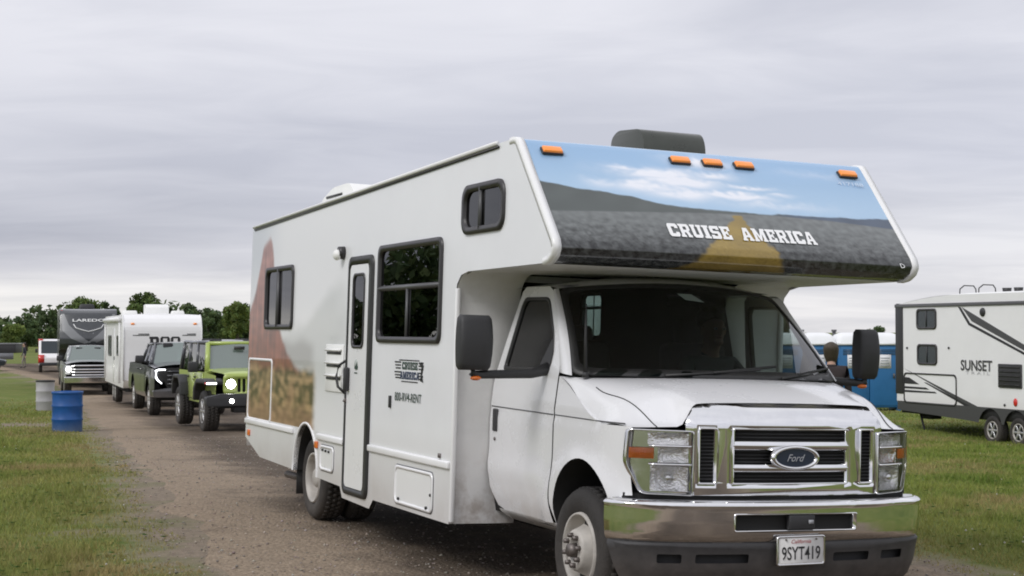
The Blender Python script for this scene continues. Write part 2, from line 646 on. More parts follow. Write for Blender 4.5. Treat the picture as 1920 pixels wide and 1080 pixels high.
# ---- ground sheet
def graded(lo, hi, a, b, fine, grow=1.35):
    c = list(np.arange(a, b+1e-6, fine))
    s = fine
    while c[-1] < hi:
        s *= grow
        c.append(min(hi, c[-1]+s))
    s = fine
    while c[0] > lo:
        s *= grow
        c.insert(0, max(lo, c[0]-s))
    return c
gx = graded(-900, 900, -24, 20, 0.4)
gy = graded(-500, 1500, 4, 62, 0.4)
mb = MB()
gverts = [(x, y, gz(x, y)) for x in gx for y in gy]
wn = len(gy)
mb.add(gverts, [(i*wn+j, (i+1)*wn+j, (i+1)*wn+j+1, i*wn+j+1) for i in range(len(gx)-1) for j in range(wn-1)])

def ground_material():
    m = bpy.data.materials.new('meadow')
    m.use_nodes = True
    t = m.node_tree
    p = t.nodes['Principled BSDF']
    p.inputs['Roughness'].default_value = 0.9
    p.inputs['Specular IOR Level'].default_value = 0.15
    tcn = t.nodes.new('ShaderNodeTexCoord')
    def nz(sc, det=5, ro=0.6, sx=1.0):
        mp = t.nodes.new('ShaderNodeMapping')
        mp.inputs['Scale'].default_value = (sx, 1, 1)
        t.links.new(tcn.outputs['Object'], mp.inputs[0])
        n = t.nodes.new('ShaderNodeTexNoise')
        n.inputs['Scale'].default_value = sc
        n.inputs['Detail'].default_value = det
        n.inputs['Roughness'].default_value = ro
        t.links.new(mp.outputs[0], n.inputs['Vector'])
        return n.outputs[0]
    def ramp(src, stops):
        r = t.nodes.new('ShaderNodeValToRGB')
        e = r.color_ramp.elements
        e[0].position, e[0].color = stops[0][0], (*stops[0][1], 1)
        e[1].position, e[1].color = stops[-1][0], (*stops[-1][1], 1)
        for q, c in stops[1:-1]:
            k = e.new(q)
            k.color = (*c, 1)
        t.links.new(src, r.inputs[0])
        return r.outputs[0]
    def mixc(f, a, b):
        k = t.nodes.new('ShaderNodeMix')
        k.data_type = 'RGBA'
        for s, v in ((0, f), (6, a), (7, b)):
            if isinstance(v, (float, int)): k.inputs[s].default_value = v
            elif isinstance(v, tuple): k.inputs[s].default_value = (*v, 1)
            else: t.links.new(v, k.inputs[s])
        return k.outputs[2]
    def mth(op, a, b, clamp=False):
        k = t.nodes.new('ShaderNodeMath')
        k.operation = op
        k.use_clamp = clamp
        for i, v in enumerate((a, b)):
            if isinstance(v, (float, int)): k.inputs[i].default_value = v
            else: t.links.new(v, k.inputs[i])
        return k.outputs[0]
    big = nz(0.35, 4)
    mid = nz(1.7, 6, 0.65, 0.7)
    fine = nz(14, 6, 0.7)
    g = ramp(mth('ADD', mth('MULTIPLY', big, 0.35), mth('MULTIPLY', mid, 0.65)), [(0.36, (0.095, 0.138, 0.026)), (0.46, (0.150, 0.190, 0.040)), (0.56, (0.205, 0.220, 0.060)), (0.66, (0.27, 0.235, 0.10))])
    g = mixc(mth('MULTIPLY', fine, 0.55), g, (0.05, 0.075, 0.02))
    at = t.nodes.new('ShaderNodeAttribute')
    at.attribute_name = 'bare'
    soil = ramp(fine, [(0.3, (0.17, 0.138, 0.105)), (0.7, (0.29, 0.235, 0.18))])
    f = mth('ADD', at.outputs['Fac'], mth('MULTIPLY', mth('SUBTRACT', mid, 0.5), 1.5), True)
    f = mth('MULTIPLY', mth('SUBTRACT', f, 0.25), 1.9, True)
    col = mixc(f, g, soil)
    t.links.new(col, p.inputs['Base Color'])
    bn = t.nodes.new('ShaderNodeBump')
    bn.inputs['Strength'].default_value = 0.7
    bn.inputs['Distance'].default_value = 0.05
    t.links.new(mth('ADD', fine, mid), bn.inputs['Height'])
    t.links.new(bn.outputs[0], p.inputs['Normal'])
    return m

ground = mb.build('ground', ground_material(), sharp=None)
tag(ground, 'wide mown meadow of patchy green grass reaching the tree line', 'ground', kind='structure')
gv = np.array(gverts)
rd = road_dist(gv[:, 0], gv[:, 1])
bare = np.clip(np.exp(np.minimum(rd, 0)/0.45), 0, 1)*0.8*(gv[:, 1] < 124)*(gv[:, 1] > -16)
bare = np.maximum(bare, 0.85*np.exp(-(((gv[:, 0]+11.4)/2.2)**2+((gv[:, 1]-36.5)/1.6)**2)))
bare = np.maximum(bare, 0.5*np.exp(-(((gv[:, 0]+3.3)/0.7)**2+((gv[:, 1]-13.6)/1.3)**2)))
ba = ground.data.attributes.new('bare', 'FLOAT', 'POINT')
ba.data.foreach_set('value', bare.astype(np.float32))

# ---- dirt lane
def road_material():
    m = bpy.data.materials.new('packed_gravel')
    m.use_nodes = True
    t = m.node_tree
    p = t.nodes['Principled BSDF']
    p.inputs['Roughness'].default_value = 0.92
    p.inputs['Specular IOR Level'].default_value = 0.2
    tcn = t.nodes.new('ShaderNodeTexCoord')
    uv = t.nodes.new('ShaderNodeAttribute')
    uv.attribute_name = 'across'
    def nz(sc, det=6, ro=0.65):
        n = t.nodes.new('ShaderNodeTexNoise')
        n.inputs['Scale'].default_value = sc
        n.inputs['Detail'].default_value = det
        n.inputs['Roughness'].default_value = ro
        t.links.new(tcn.outputs['Object'], n.inputs['Vector'])
        return n.outputs[0]
    def ramp(src, stops):
        r = t.nodes.new('ShaderNodeValToRGB')
        e = r.color_ramp.elements
        e[0].position, e[0].color = stops[0][0], (*stops[0][1], 1)
        e[1].position, e[1].color = stops[-1][0], (*stops[-1][1], 1)
        for q, c in stops[1:-1]:
            k = e.new(q)
            k.color = (*c, 1)
        t.links.new(src, r.inputs[0])
        return r.outputs[0]
    def mixc(f, a, b, bt='MIX'):
        k = t.nodes.new('ShaderNodeMix')
        k.data_type = 'RGBA'
        k.blend_type = bt
        for s, v in ((0, f), (6, a), (7, b)):
            if isinstance(v, (float, int)): k.inputs[s].default_value = v
            elif isinstance(v, tuple): k.inputs[s].default_value = (*v, 1)
            else: t.links.new(v, k.inputs[s])
        return k.outputs[2]
    def mth(op, a, b, clamp=False):
        k = t.nodes.new('ShaderNodeMath')
        k.operation = op
        k.use_clamp = clamp
        for i, v in enumerate((a, b)):
            if isinstance(v, (float, int)): k.inputs[i].default_value = v
            else: t.links.new(v, k.inputs[i])
        return k.outputs[0]
    patch = nz(0.55, 5, 0.6)
    med = nz(2.6, 6)
    grain = nz(28, 5, 0.75)
    # wheel tracks (dark, packed, damp) against the loose pale middle and shoulders; 'across' runs 0..1 over the lane
    trk = ramp(uv.outputs['Fac'], [(0.0, (1, 1, 1)), (0.20, (0.8, 0.8, 0.8)), (0.34, (0.1, 0.1, 0.1)), (0.5, (0.35, 0.35, 0.35)), (0.68, (0.05, 0.05, 0.05)), (0.86, (0.5, 0.5, 0.5)), (1.0, (0.9, 0.9, 0.9))])
    f = mth('ADD', mth('MULTIPLY', trk, 0.72), mth('MULTIPLY', mth('SUBTRACT', patch, 0.25), 0.75))
    f = mth('ADD', f, mth('MULTIPLY', mth('SUBTRACT', med, 0.5), 0.7), True)
    base = ramp(f, [(0.10, (0.074, 0.057, 0.042)), (0.42, (0.130, 0.101, 0.075)), (0.80, (0.280, 0.220, 0.160))])
    peb = t.nodes.new('ShaderNodeTexVoronoi')
    peb.inputs['Scale'].default_value = 34
    t.links.new(tcn.outputs['Object'], peb.inputs['Vector'])
    pv = ramp(peb.outputs['Color'], [(0.15, (0.72, 0.70, 0.68)), (0.55, (1.0, 1.0, 1.0)), (0.95, (1.38, 1.37, 1.36))])
    base = mixc(0.55, base, mixc(1.0, base, pv, 'MULTIPLY'))
    base = mixc(1.0, base, ramp(grain, [(0.3, (0.80, 0.80, 0.80)), (0.7, (1.20, 1.20, 1.20))]), 'MULTIPLY')
    t.links.new(base, p.inputs['Base Color'])
    bn = t.nodes.new('ShaderNodeBump')
    bn.inputs['Strength'].default_value = 0.8
    bn.inputs['Distance'].default_value = 0.03
    h = mth('ADD', mth('MULTIPLY', med, 1.6), mth('SUBTRACT', mth('MULTIPLY', grain, 0.6), mth('MULTIPLY', peb.outputs['Distance'], 0.7)))
    t.links.new(h, bn.inputs['Height'])
    t.links.new(bn.outputs[0], p.inputs['Normal'])
    return m
mb = MB()
NA = 22
rv, across = [], []
for i, p in enumerate(EDGE):
    jl = 0.30*noise.noise(Vector((p.x*0.9, p.y*0.9, 0)))+0.16*noise.noise(Vector((p.x*2.7, p.y*2.7, 5)))
    jr = 0.30*noise.noise(Vector((p.x*0.9, p.y*0.9, 9)))+0.16*noise.noise(Vector((p.x*2.7, p.y*2.7, 15)))
    for k in range(NA+1):
        t = lerp(jl, ROAD_W+jr, k/NA)
        q = p+EDGE_N[i]*t
        rut = -0.018*(math.exp(-((k/NA-0.34)/0.07)**2)+math.exp(-((k/NA-0.68)/0.07)**2))*(0.0 if q.y < 17 else 1)
        rv.append((q.x, q.y, gz(q.x, q.y)+(-0.03 if k in (0, NA) else 0.003 if k in (1, NA-1) else 0.020+max(rut, -0.012))))
        across.append(k/NA)
wn = NA+1
mb.add(rv, [(i*wn+j, i*wn+j+1, (i+1)*wn+j+1, (i+1)*wn+j) for i in range(len(EDGE)-1) for j in range(NA)])
road = mb.build('dirt_road', road_material(), sharp=None)
tag(road, 'brown dirt and gravel lane curving through the field', 'road', kind='structure')
aa = road.data.attributes.new('across', 'FLOAT', 'POINT')
aa.data.foreach_set('value', np.array(across, dtype=np.float32))

# ---- loose stones on the lane
def raw_mesh(name, verts, faces_flat, loop_n, m, cols=None, smooth=False):
    me = bpy.data.meshes.new(name)
    nf = len(faces_flat)//loop_n
    me.vertices.add(len(verts))
    me.vertices.foreach_set('co', np.asarray(verts, dtype=np.float32).ravel())
    me.loops.add(len(faces_flat))
    me.loops.foreach_set('vertex_index', np.asarray(faces_flat, dtype=np.int32))
    me.polygons.add(nf)
    me.polygons.foreach_set('loop_start', np.arange(0, nf*loop_n, loop_n, dtype=np.int32))
    me.update(calc_edges=True)
    if cols is not None:
        ca = me.color_attributes.new('tint', 'FLOAT_COLOR', 'POINT')
        c4 = np.ones((len(verts), 4), dtype=np.float32)
        c4[:, :3] = cols
        ca.data.foreach_set('color', c4.ravel())
    me.materials.append(m)
    o = bpy.data.objects.new(name, me)
    COL.objects.link(o)
    return o
def tint_material(name, rough=0.9, trans=0.0):
    m = bpy.data.materials.new(name)
    m.use_nodes = True
    t = m.node_tree
    p = t.nodes['Principled BSDF']
    p.inputs['Roughness'].default_value = rough
    p.inputs['Specular IOR Level'].default_value = 0.2
    a = t.nodes.new('ShaderNodeVertexColor')
    a.layer_name = 'tint'
    t.links.new(a.outputs[0], p.inputs['Base Color'])
    if trans:
        o = t.nodes['Material Output']
        mx = t.nodes.new('ShaderNodeMixShader')
        mx.inputs[0].default_value = trans
        tl = t.nodes.new('ShaderNodeBsdfTranslucent')
        t.links.new(a.outputs[0], tl.inputs[0])
        t.links.new(p.outputs[0], mx.inputs[1])
        t.links.new(tl.outputs[0], mx.inputs[2])
        t.links.new(mx.outputs[0], o.inputs[0])
    MAT[name] = m
    return m
gzv = np.vectorize(gz)
OCT_V = np.array([(1,0,0),(-1,0,0),(0,1,0),(0,-1,0),(0,0,1),(0,0,-1)], dtype=float)
OCT_F = np.array([(0,2,4),(2,1,4),(1,3,4),(3,0,4),(2,0,5),(1,2,5),(3,1,5),(0,3,5)])
n = 15000
sy = 8.5+22*RNG.random(n)**1.8
u = RNG.random(n)
sx = np.interp(sy, _ey, _ex)+(u*1.06-0.03)*ROAD_W/np.maximum(np.interp(sy, _ey, _nx), .3)
r = 0.0035+0.0115*RNG.random(n)**3.5
sz = gzv(sx, sy)+0.020+r*0.2
sc = (0.7+0.6*RNG.random((n, 1, 3)))*r[:, None, None]*np.array([1, 1, .7])
jit = OCT_V[None]*sc*(0.75+0.5*RNG.random((n, 6, 1)))
ang = RNG.random(n)*6.28
ca_, sa_ = np.cos(ang), np.sin(ang)
jx = jit[..., 0]*ca_[:, None]-jit[..., 1]*sa_[:, None]
jy = jit[..., 0]*sa_[:, None]+jit[..., 1]*ca_[:, None]
V = np.stack([jx+sx[:, None], jy+sy[:, None], jit[..., 2]+sz[:, None]], -1).reshape(-1, 3)
F = (OCT_F[None]+(np.arange(n)*6)[:, None, None]).reshape(-1)
tone = (0.17+0.26*RNG.random(n)**1.5)[:, None]*np.array([1.0, 0.87, 0.75])*(0.92+0.16*RNG.random((n, 3)))
o = raw_mesh('gravel', V, F, 3, tint_material('stone_tint'), np.repeat(tone, 6, 0))
tag(o, 'loose pale and dark stones scattered over the dirt lane', 'gravel', kind='stuff')

# ---- grass blades: dense mown sward on both verges
def sward(n, hscale=1.0):
    y = 9.0*np.exp(RNG.random(n)*math.log(62/9.0))
    x = (RNG.random(n)*2-1)*0.42*y
    d = road_dist(x, y)
    nz = np.array([noise.noise(Vector((a*0.8, b*0.8, 3.0)))+0.6*noise.noise(Vector((a*2.6, b*2.6, 8.0))) for a, b in zip(x, y)])
    keep = (d < 0.05+0.22*nz) & ((d < -0.35) | (RNG.random(n) < np.clip(0.5+0.9*nz, 0.03, 1)))
    bpatch = np.exp(-(((x+11.4)/2.2)**2+((y-36.5)/1.6)**2))*0.9+0.6*np.exp(-(((x+3.3)/0.7)**2+((y-13.6)/1.3)**2))
    keep &= RNG.random(n) > bpatch
    keep &= RNG.random(n) < np.clip((64-y)/34, 0, 1)**0.8
    return x[keep], y[keep], nz[keep], d[keep]
x, y, nz_, d = sward(430000)
n = len(x)
h = (0.022+0.036*RNG.random(n)+0.026*np.clip(nz_, 0, 1))*np.clip(0.45+(-d)*0.7, 0.4, 1.0)
tuft = np.array([noise.noise(Vector((a*1.7, b*1.7, 21.0))) for a, b in zip(x, y)])
h *= np.where(tuft > 0.30, 1.0+2.6*(tuft-0.30)+0.5, 1.0)
wd = (0.0035+0.004*RNG.random(n))*np.clip(y/13, 1, 3.2)
az = RNG.random(n)*6.28
lean = h*(0.2+0.7*RNG.random(n))
la = RNG.random(n)*6.28
z0 = gzv(x, y)-0.004
bx, by = np.cos(az)*wd, np.sin(az)*wd
V = np.empty((n, 3, 3))
V[:, 0] = np.stack([x-bx, y-by, z0], -1)
V[:, 1] = np.stack([x+bx, y+by, z0], -1)
V[:, 2] = np.stack([x+np.cos(la)*lean, y+np.sin(la)*lean, z0+h], -1)
mixv = np.clip(0.5+0.55*nz_+0.25*(RNG.random(n)-.5), 0, 1)[:, None]
wide = np.array([noise.noise(Vector((a*0.55, b*0.40, 41.0)))+0.5*noise.noise(Vector((a*1.9, b*1.5, 47.0))) for a, b in zip(x, y)])
dry = np.clip(np.exp(np.minimum(d, 0)/1.1)*(0.75+0.5*wide)+0.35*(RNG.random(n) < 0.16)+np.clip(2.0*wide-0.12, 0, 0.85), 0, 1)[:, None]
lush = np.array([0.135, 0.205, 0.036])
pale = np.array([0.285, 0.310, 0.078])
straw = np.array([0.34, 0.275, 0.125])
colr = pale*(1-mixv)+lush*mixv
colr = colr*(1-dry)+straw*dry
colr = colr*(0.75+0.5*RNG.random((n, 1)))
o = raw_mesh('grass', V.reshape(-1, 3), np.arange(n*3), 3, tint_material('blade_tint', 0.7, 0.35), np.repeat(colr, 3, 0))
tag(o, 'short patchy green grass growing on both verges of the lane', 'grass', kind='stuff')

# ---- white clover heads and small broad leaves in the sward
x, y, nz_, d = sward(9000)
sel = (nz_ > 0.05) & (y < 34)
x, y = x[sel], y[sel]
n = len(x)
fl = RNG.random(n) < 0.07
r = np.where(fl, 0.007+0.005*RNG.random(n), 0.014+0.016*RNG.random(n))
zz = gzv(x, y)+np.where(fl, 0.06+0.02*RNG.random(n), 0.02+0.035*RNG.random(n))
fz = np.where(fl, 0.9, 0.22)
V = (OCT_V[None]*r[:, None, None]*np.stack([np.ones(n), np.ones(n), fz], -1)[:, None, :])+np.stack([x, y, zz], -1)[:, None, :]
F = (OCT_F[None]+(np.arange(n)*6)[:, None, None]).reshape(-1)
colr = np.where(fl[:, None], np.array([[0.62, 0.60, 0.55]]), np.array([[0.06, 0.12, 0.022]])*(0.7+0.6*RNG.random((n, 1))))
o = raw_mesh('clover', V.reshape(-1, 3), F, 3, MAT['blade_tint'], np.repeat(colr, 6, 0))
tag(o, 'clover leaves with tiny white flower heads dotted through the grass', 'clover', kind='stuff')

# ------------------------------------------------------------------ trees
mat('bark', (0.07, 0.055, 0.042), 0.9, var=0.35, scale=3, bump=0.5, bscale=12)
tint_material('leaf_tint', 0.6, 0.3)
def leaf_cloud(centres, radii, n, size, base, rng):
    """leaf-clump faces spread through overlapping lobes, thin at the rim"""
    idx = rng.choice(len(centres), n, p=np.array(radii)**2/np.sum(np.array(radii)**2))
    dirs = rng.normal(size=(n, 3))
    dirs /= np.linalg.norm(dirs, axis=1)[:, None]
    rr = rng.random(n)**0.45
    C = np.array(centres)[idx]
    P = C+dirs*(np.array(radii)[idx]*rr)[:, None]*np.array([1, 1, 0.85])
    a = rng.normal(size=(n, 3))
    a /= np.linalg.norm(a, axis=1)[:, None]
    b = np.cross(a, rng.normal(size=(n, 3)))
    b /= np.linalg.norm(b, axis=1)[:, None]
    s = (size*(0.5+0.9*rng.random(n)))[:, None]
    V = np.stack([P-a*s, P+b*s*0.55, P+a*s, P-b*s*0.55], 1).reshape(-1, 3)
    lob = rng.random(len(centres))[idx]
    col = np.array(base)[None]*(0.65+0.7*lob[:, None])*(0.7+0.6*rng.random((n, 1)))
    col = col*(1+0.25*(rng.random((n, 1))-.5)*np.array([1.2, 0.2, -0.6]))
    return V, np.repeat(col, 4, 0)
def tree(label, px, top, w_px, Y, base, seed, group='trees along the far edge of the field', n=5200, tall=1.0):
    rng = np.random.default_rng(seed)
    X = (px-960)/CAM_F*Y
    g = gz(X, Y)
    H = CAM_H+(619.1-top)/CAM_F*Y-g
    R = w_px/CAM_F*Y/2
    t = thing('tree', label, 'tree', (X, Y, g), 0, group)
    tr = MB()
    lean = rng.normal(size=2)*0.04*H
    top_t = Vector((lean[0], lean[1], H*0.62))
    r0 = 0.035*H
    tr.tube([(0, 0, -0.2), (lean[0]*.2, lean[1]*.2, H*.15), (lean[0]*.5, lean[1]*.5, H*.38), top_t], [r0*1.25, r0, r0*.75, r0*.3], 9)
    cs, rs = [], []
    nl = 12+int(rng.random()*5)
    for k in range(nl):
        a = rng.random()*6.28
        zz = H*(0.20+0.62*rng.random())
        env = math.sin(math.pi*min(1, max(0.05, (zz/H-0.12)/0.95)))**0.6
        q = R*(0.25+0.55*rng.random())*env
        rr = R*(0.26+0.22*rng.random())
        cs.append((math.cos(a)*q, math.sin(a)*q, zz))
        rs.append(rr)
        if k < 8:
            s0 = Vector((lean[0]*.5, lean[1]*.5, H*(0.25+0.25*rng.random())))
            e = Vector(cs[-1])
            tr.tube([s0, s0.lerp(e, .5)+Vector((0, 0, .05*H)), e], [r0*.5, r0*.3, r0*.1], 6)
    cs.append((lean[0], lean[1], H-R*0.32))
    rs.append(R*0.32)
    cs.append((lean[0]*.6+R*.2, 0, H*0.72))
    rs.append(R*0.5)
    tr.build('trunk', MAT['bark'], t)
    V, c = leaf_cloud(cs, rs, n, 0.034*max(H, 2*R), base, rng)
    o = raw_mesh('crown', V, np.arange(len(V)), 4, MAT['leaf_tint'], c)
    o.parent = t
    return t
GA, GB, GC = (0.115, 0.160, 0.052), (0.092, 0.132, 0.056), (0.150, 0.198, 0.056)
for k, a in enumerate([
    ('small pale green tree at the far left edge of the tree line', 14, 604, 62, 190, GC, 1),
    ('feathery dark tree rising left of the grey fifth wheel trailer', 50, 583, 58, 205, GB, 2),
    ('narrow dark tree just left of the grey fifth wheel roof', 92, 580, 40, 215, GB, 3),
    ('broad round green tree rising behind the grey fifth wheel trailer', 153, 553, 84, 230, GA, 4),
    ('dark tree between the grey fifth wheel and the white travel trailer', 200, 563, 52, 235, GB, 5),
    ('tallest broad green tree above the white travel trailer roof', 272, 545, 88, 235, GA, 6),
    ('small dark tree at the right end of the white travel trailer roof', 318, 575, 34, 245, GB, 7),
    ('rounded dark blue green tree behind the green off roader', 360, 566, 70, 225, GB, 8),
    ('dark green tree right behind the roof of the green off roader', 392, 576, 46, 240, GB, 9),
    ('bright leafy tree against the rear corner of the white motorhome', 447, 562, 72, 200, GC, 10),
    ('low pale tree in the gap left of the motorhome corner', 415, 596, 44, 250, GA, 11),
    ('small tree top peeping over the white toilet roofs beside the windscreen pillar', 1470, 586, 38, 260, GB, 12),
    ('small dark tree top peeping behind the right black mirror', 1640, 611, 44, 240, GB, 13),
]): tree(*a)

def far_wood(name, label, a0, a1, dist, h, n, seed, size=0.55):
    rng = np.random.default_rng(seed)
    cs, rs = [], []
    k = int((a1-a0)*math.pi/180*dist/3.0)
    for i in range(k):
        a = rad(a0+(a1-a0)*(i+rng.random())/k)
        d = dist+rng.normal()*7
        X, Y = math.sin(a)*d, math.cos(a)*d
        hh = h*(0.55+0.5*rng.random())
        rr = 2.2+1.3*rng.random()
        g = gz(X, Y)
        for z in (0.9, hh*.5, hh-rr*.5):
            cs.append((X+rng.normal(), Y+rng.normal(), g+z))
            rs.append(rr)
    V, c = leaf_cloud(cs, rs, n, size, GB, rng)
    o = raw_mesh(name, V, np.arange(len(V)), 4, MAT['leaf_tint'], c)
    return tag(o, label, 'wood', kind='stuff')
far_wood('far_wood', 'low dark belt of bushes and trees along the left horizon', -21, -7, 270, 6.4, 12000, 31)
far_wood('side_wood', 'unseen dark wood along the field outside the left edge, mirrored in the motorhome windows', -56, -34.2, 66, 6.9, 60000, 32, 0.26)  # unseen wood, placed and shaped to darken the big window's reflection
far_wood('side_wood', 'low trees beyond the field outside the left edge, mirrored in the rear window', -32, -22, 220, 7.0, 6000, 33)

# ================================================================== MOTORHOME (x forward, y to its left, z up)
rv = thing('motorhome', 'big white motorhome with landscape pictures on over-cab front and rear flank', 'motorhome', (RV_X, RV_Y, 0))
rv.rotation_euler = (Matrix.Rotation(RV_YAW, 4, 'Z') @ Matrix.Rotation(0.0007, 4, 'Y') @ Matrix.Rotation(RV_ROLL, 4, 'X')).to_euler()
BW = 1.27                                             # half width of the coach
XB = -1.44                                            # front wall of the living box

def roofz(x): return 2.665+(x+7.27)*(2.832-2.665)/6.80

# ---- side panels of the coach
AX_R = -5.05                                          # rear axle
ARCH = [(AX_R+0.385*math.cos(rad(a)), 0.40+0.43*math.sin(rad(a))) for a in np.linspace(180, 0, 19)]
def coach_outline():
    o = [(-7.29, 0.585), (-6.68, 0.425), (AX_R-0.385, 0.405)]
    o += ARCH[1:-1]
    o += [(AX_R+0.385, 0.400), (-3.97, 0.385), (-3.90, 0.30), (-3.18, 0.285), (-3.09, 0.36), (XB, 0.36)]
    o += [(XB, 1.88), (-1.41, 1.96), (-1.34, 2.015), (-1.22, 2.035)]
    o += [(0.0, 2.042), (0.07, 2.052), (0.13, 2.085), (0.155, 2.13), (0.135, 2.175), (0.10, 2.215)]
    o += [(-0.43, 2.80), (-0.455, 2.822), (-0.49, 2.832), (-0.56, 2.83)]
    o += [(-7.20, roofz(-7.2)), (-7.25, 2.655), (-7.272, 2.62)]
    return o
WIN_REAR = rrect(-6.64, -5.60, 1.655, 2.245, 0.07)
WIN_BIG = rrect(-3.11, -1.69, 1.555, 2.29, 0.07)
WIN_BUNK = rrect(-1.335, -0.60, 2.275, 2.60, 0.10)
DOOR = rrect(-3.88, -3.22, 0.345, 2.235, 0.08)
WIN_LEFT = rrect(-4.84, -4.40, 1.66, 2.06, 0.05)

# printed picture on the rear flank: a red rock spire over scrub, fading into white
BUTTE = [(-7.6, 1.15), (-7.35, 1.78), (-7.12, 1.98), (-6.98, 2.15), (-6.85, 2.36), (-6.80, 2.46), (-6.66, 2.50), (-6.52, 2.545), (-6.43, 2.46), (-6.40, 2.38), (-6.34, 2.2), (-6.25, 1.95), (-6.12, 1.7), (-5.95, 1.56), (-5.78, 1.46), (-5.55, 1.36), (-5.3, 1.30), (-5.1, 1.2)]
def flank_colour(co):
    x, z = co.x, co.z
    n1 = noise.noise(Vector((x*2.2, z*3.0, 4)))
    n2 = noise.noise(Vector((x*3.2, z*11, 14)))
    n3 = noise.noise(Vector((x*6, z*17, 24)))
    c = Vector((0.84, 0.84, 0.85))
    # misty blue-grey hill drawn behind, running forward to the door
    hz = interp([(-6.3, 1.62), (-5.6, 1.66), (-5.0, 1.80), (-4.5, 1.98), (-4.1, 2.08), (-3.6, 1.95)], x)+0.05*n1+0.03*n2
    k = sstep(hz+0.06, hz-0.12, z)*sstep(-3.55, -4.4, x)*sstep(0.9, 1.4, z)
    c = c.lerp(Vector((0.50, 0.52, 0.50)), 0.55*k)
    sk = sstep(-5.9, -7.0, x)*sstep(1.7, 2.4, z)
    c = c.lerp(Vector((0.50, 0.54, 0.60)), 0.6*sk)
    k = sstep(1.62, 1.50, z+0.05*n1)*sstep(-4.75, -5.05, x)*sstep(-6.0, -5.85, x)*sstep(1.28, 1.36, z)
    c = c.lerp(Vector((0.36, 0.35, 0.34)), 0.7*k)
    # rock
    top = interp(BUTTE, x)+0.02*n2
    k = sstep(top+0.03, top-0.05, z)
    if k > 0:
        streak = noise.noise(Vector((x*14, z*1.6, 2)))+0.5*n2
        t = min(1, max(0, (2.55-z)/1.2))
        rock = Vector((0.36, 0.185, 0.150)).lerp(Vector((0.215, 0.066, 0.036)), min(1, t*1.15))
        rock = rock*max(.3, 1+0.55*streak+0.25*n3)+Vector((0.03, 0.02, 0.02))
        c = c.lerp(rock, k*sstep(-5.0, -5.5, x+0.2*n1))
    # scrub in front
    top = 1.30+0.05*n1+0.05*n2
    k = sstep(top+0.05, top-0.05, z)*sstep(-4.72, -4.92, x+0.06*n1+0.03*n3)
    if k > 0:
        v = 0.5+0.45*n1+0.45*n2+1.1*n3
        sc = Vector((0.085, 0.066, 0.024)).lerp(Vector((0.46, 0.31, 0.16)), min(1, max(0, v)))
        sc = sc.lerp(Vector((0.30, 0.15, 0.09)), 0.45*sstep(0.0, 0.35, n1))
        sc = sc.lerp(Vector((0.36, 0.20, 0.13)), 0.6*sstep(1.02, 0.84, z+0.08*n2))
        c = c.lerp(sc, k)
    return c
painted('flank_print', 'livery', 0.3, 0.3)

for side, holes in ((-1, [WIN_REAR, WIN_BIG, WIN_BUNK, DOOR]), (1, [WIN_LEFT, WIN_BUNK])):
    mb = MB()
    fy = side*BW
    if side < 0: mb.panel(coach_outline(), holes, lambda u, v: (u, fy, v), 0.03, 0.028)
    else: mb.panel(coach_outline(), holes, lambda u, v: (u, fy, v))
    if side < 0:
        # only the part behind the door is printed; the rest is plain white sheet
        p = mb.build('side_wall', [MAT['body_white'], MAT['flank_print']], rv, sharp=20)
        for f in p.data.polygons:
            if f.center.z > 0.79 and f.center.x < -3.93: f.material_index = 1
        set_colours(p, 'livery', flank_colour)
    else:
        for f in mb.bm.faces: f.normal_flip()
        p = mb.build('side_wall', MAT['body_white'], rv, sharp=20)

# ---- over-cab front with its printed landscape
PROF = [(-0.56, 2.83), (-0.49, 2.832), (-0.455, 2.822), (-0.43, 2.80), (0.10, 2.215), (0.135, 2.175), (0.155, 2.13), (0.13, 2.085), (0.07, 2.052), (0.0, 2.042)]
def prof_pts():
    P = [Vector(p) for p in PROF]
    seg = [0]
    for a, b in zip(P, P[1:]): seg.append(seg[-1]+(b-a).length)
    return P, seg
PP, PS = prof_pts()
T0 = PS[2]+0.0                                        # s where the slanted print starts (top corner)
def prof_at(s):
    for i in range(len(PS)-1):
        if s <= PS[i+1] or i == len(PS)-2:
            t = (s-PS[i])/(PS[i+1]-PS[i])
            return PP[i].lerp(PP[i+1], t)
def cap_pt(y, s):
    q = prof_at(s)
    bow = 0.045*(1-(y/BW)**2)*sstep(0.0, 0.35, s)     # the moulded front bows a little
    return (q.x+bow, y, q.y)
SKYL = [(-1.27, 0.36), (-1.194, 0.378), (-1.10, 0.395), (-1.0, 0.42), (-0.84, 0.432), (-0.74, 0.452), (-0.64, 0.462), (-0.52, 0.50), (-0.43, 0.517), (-0.3, 0.53), (-0.1, 0.537), (0.09, 0.541), (0.30, 0.548), (0.36, 0.532), (0.55, 0.535), (0.72, 0.532), (0.84, 0.524), (0.96, 0.528), (1.1, 0.512), (1.27, 0.505)]
ROADL = [(-1.27, 0.634), (-0.79, 0.607), (-0.23, 0.573), (0.30, 0.552), (0.75, 0.565), (1.2, 0.598), (1.27, 0.602)]
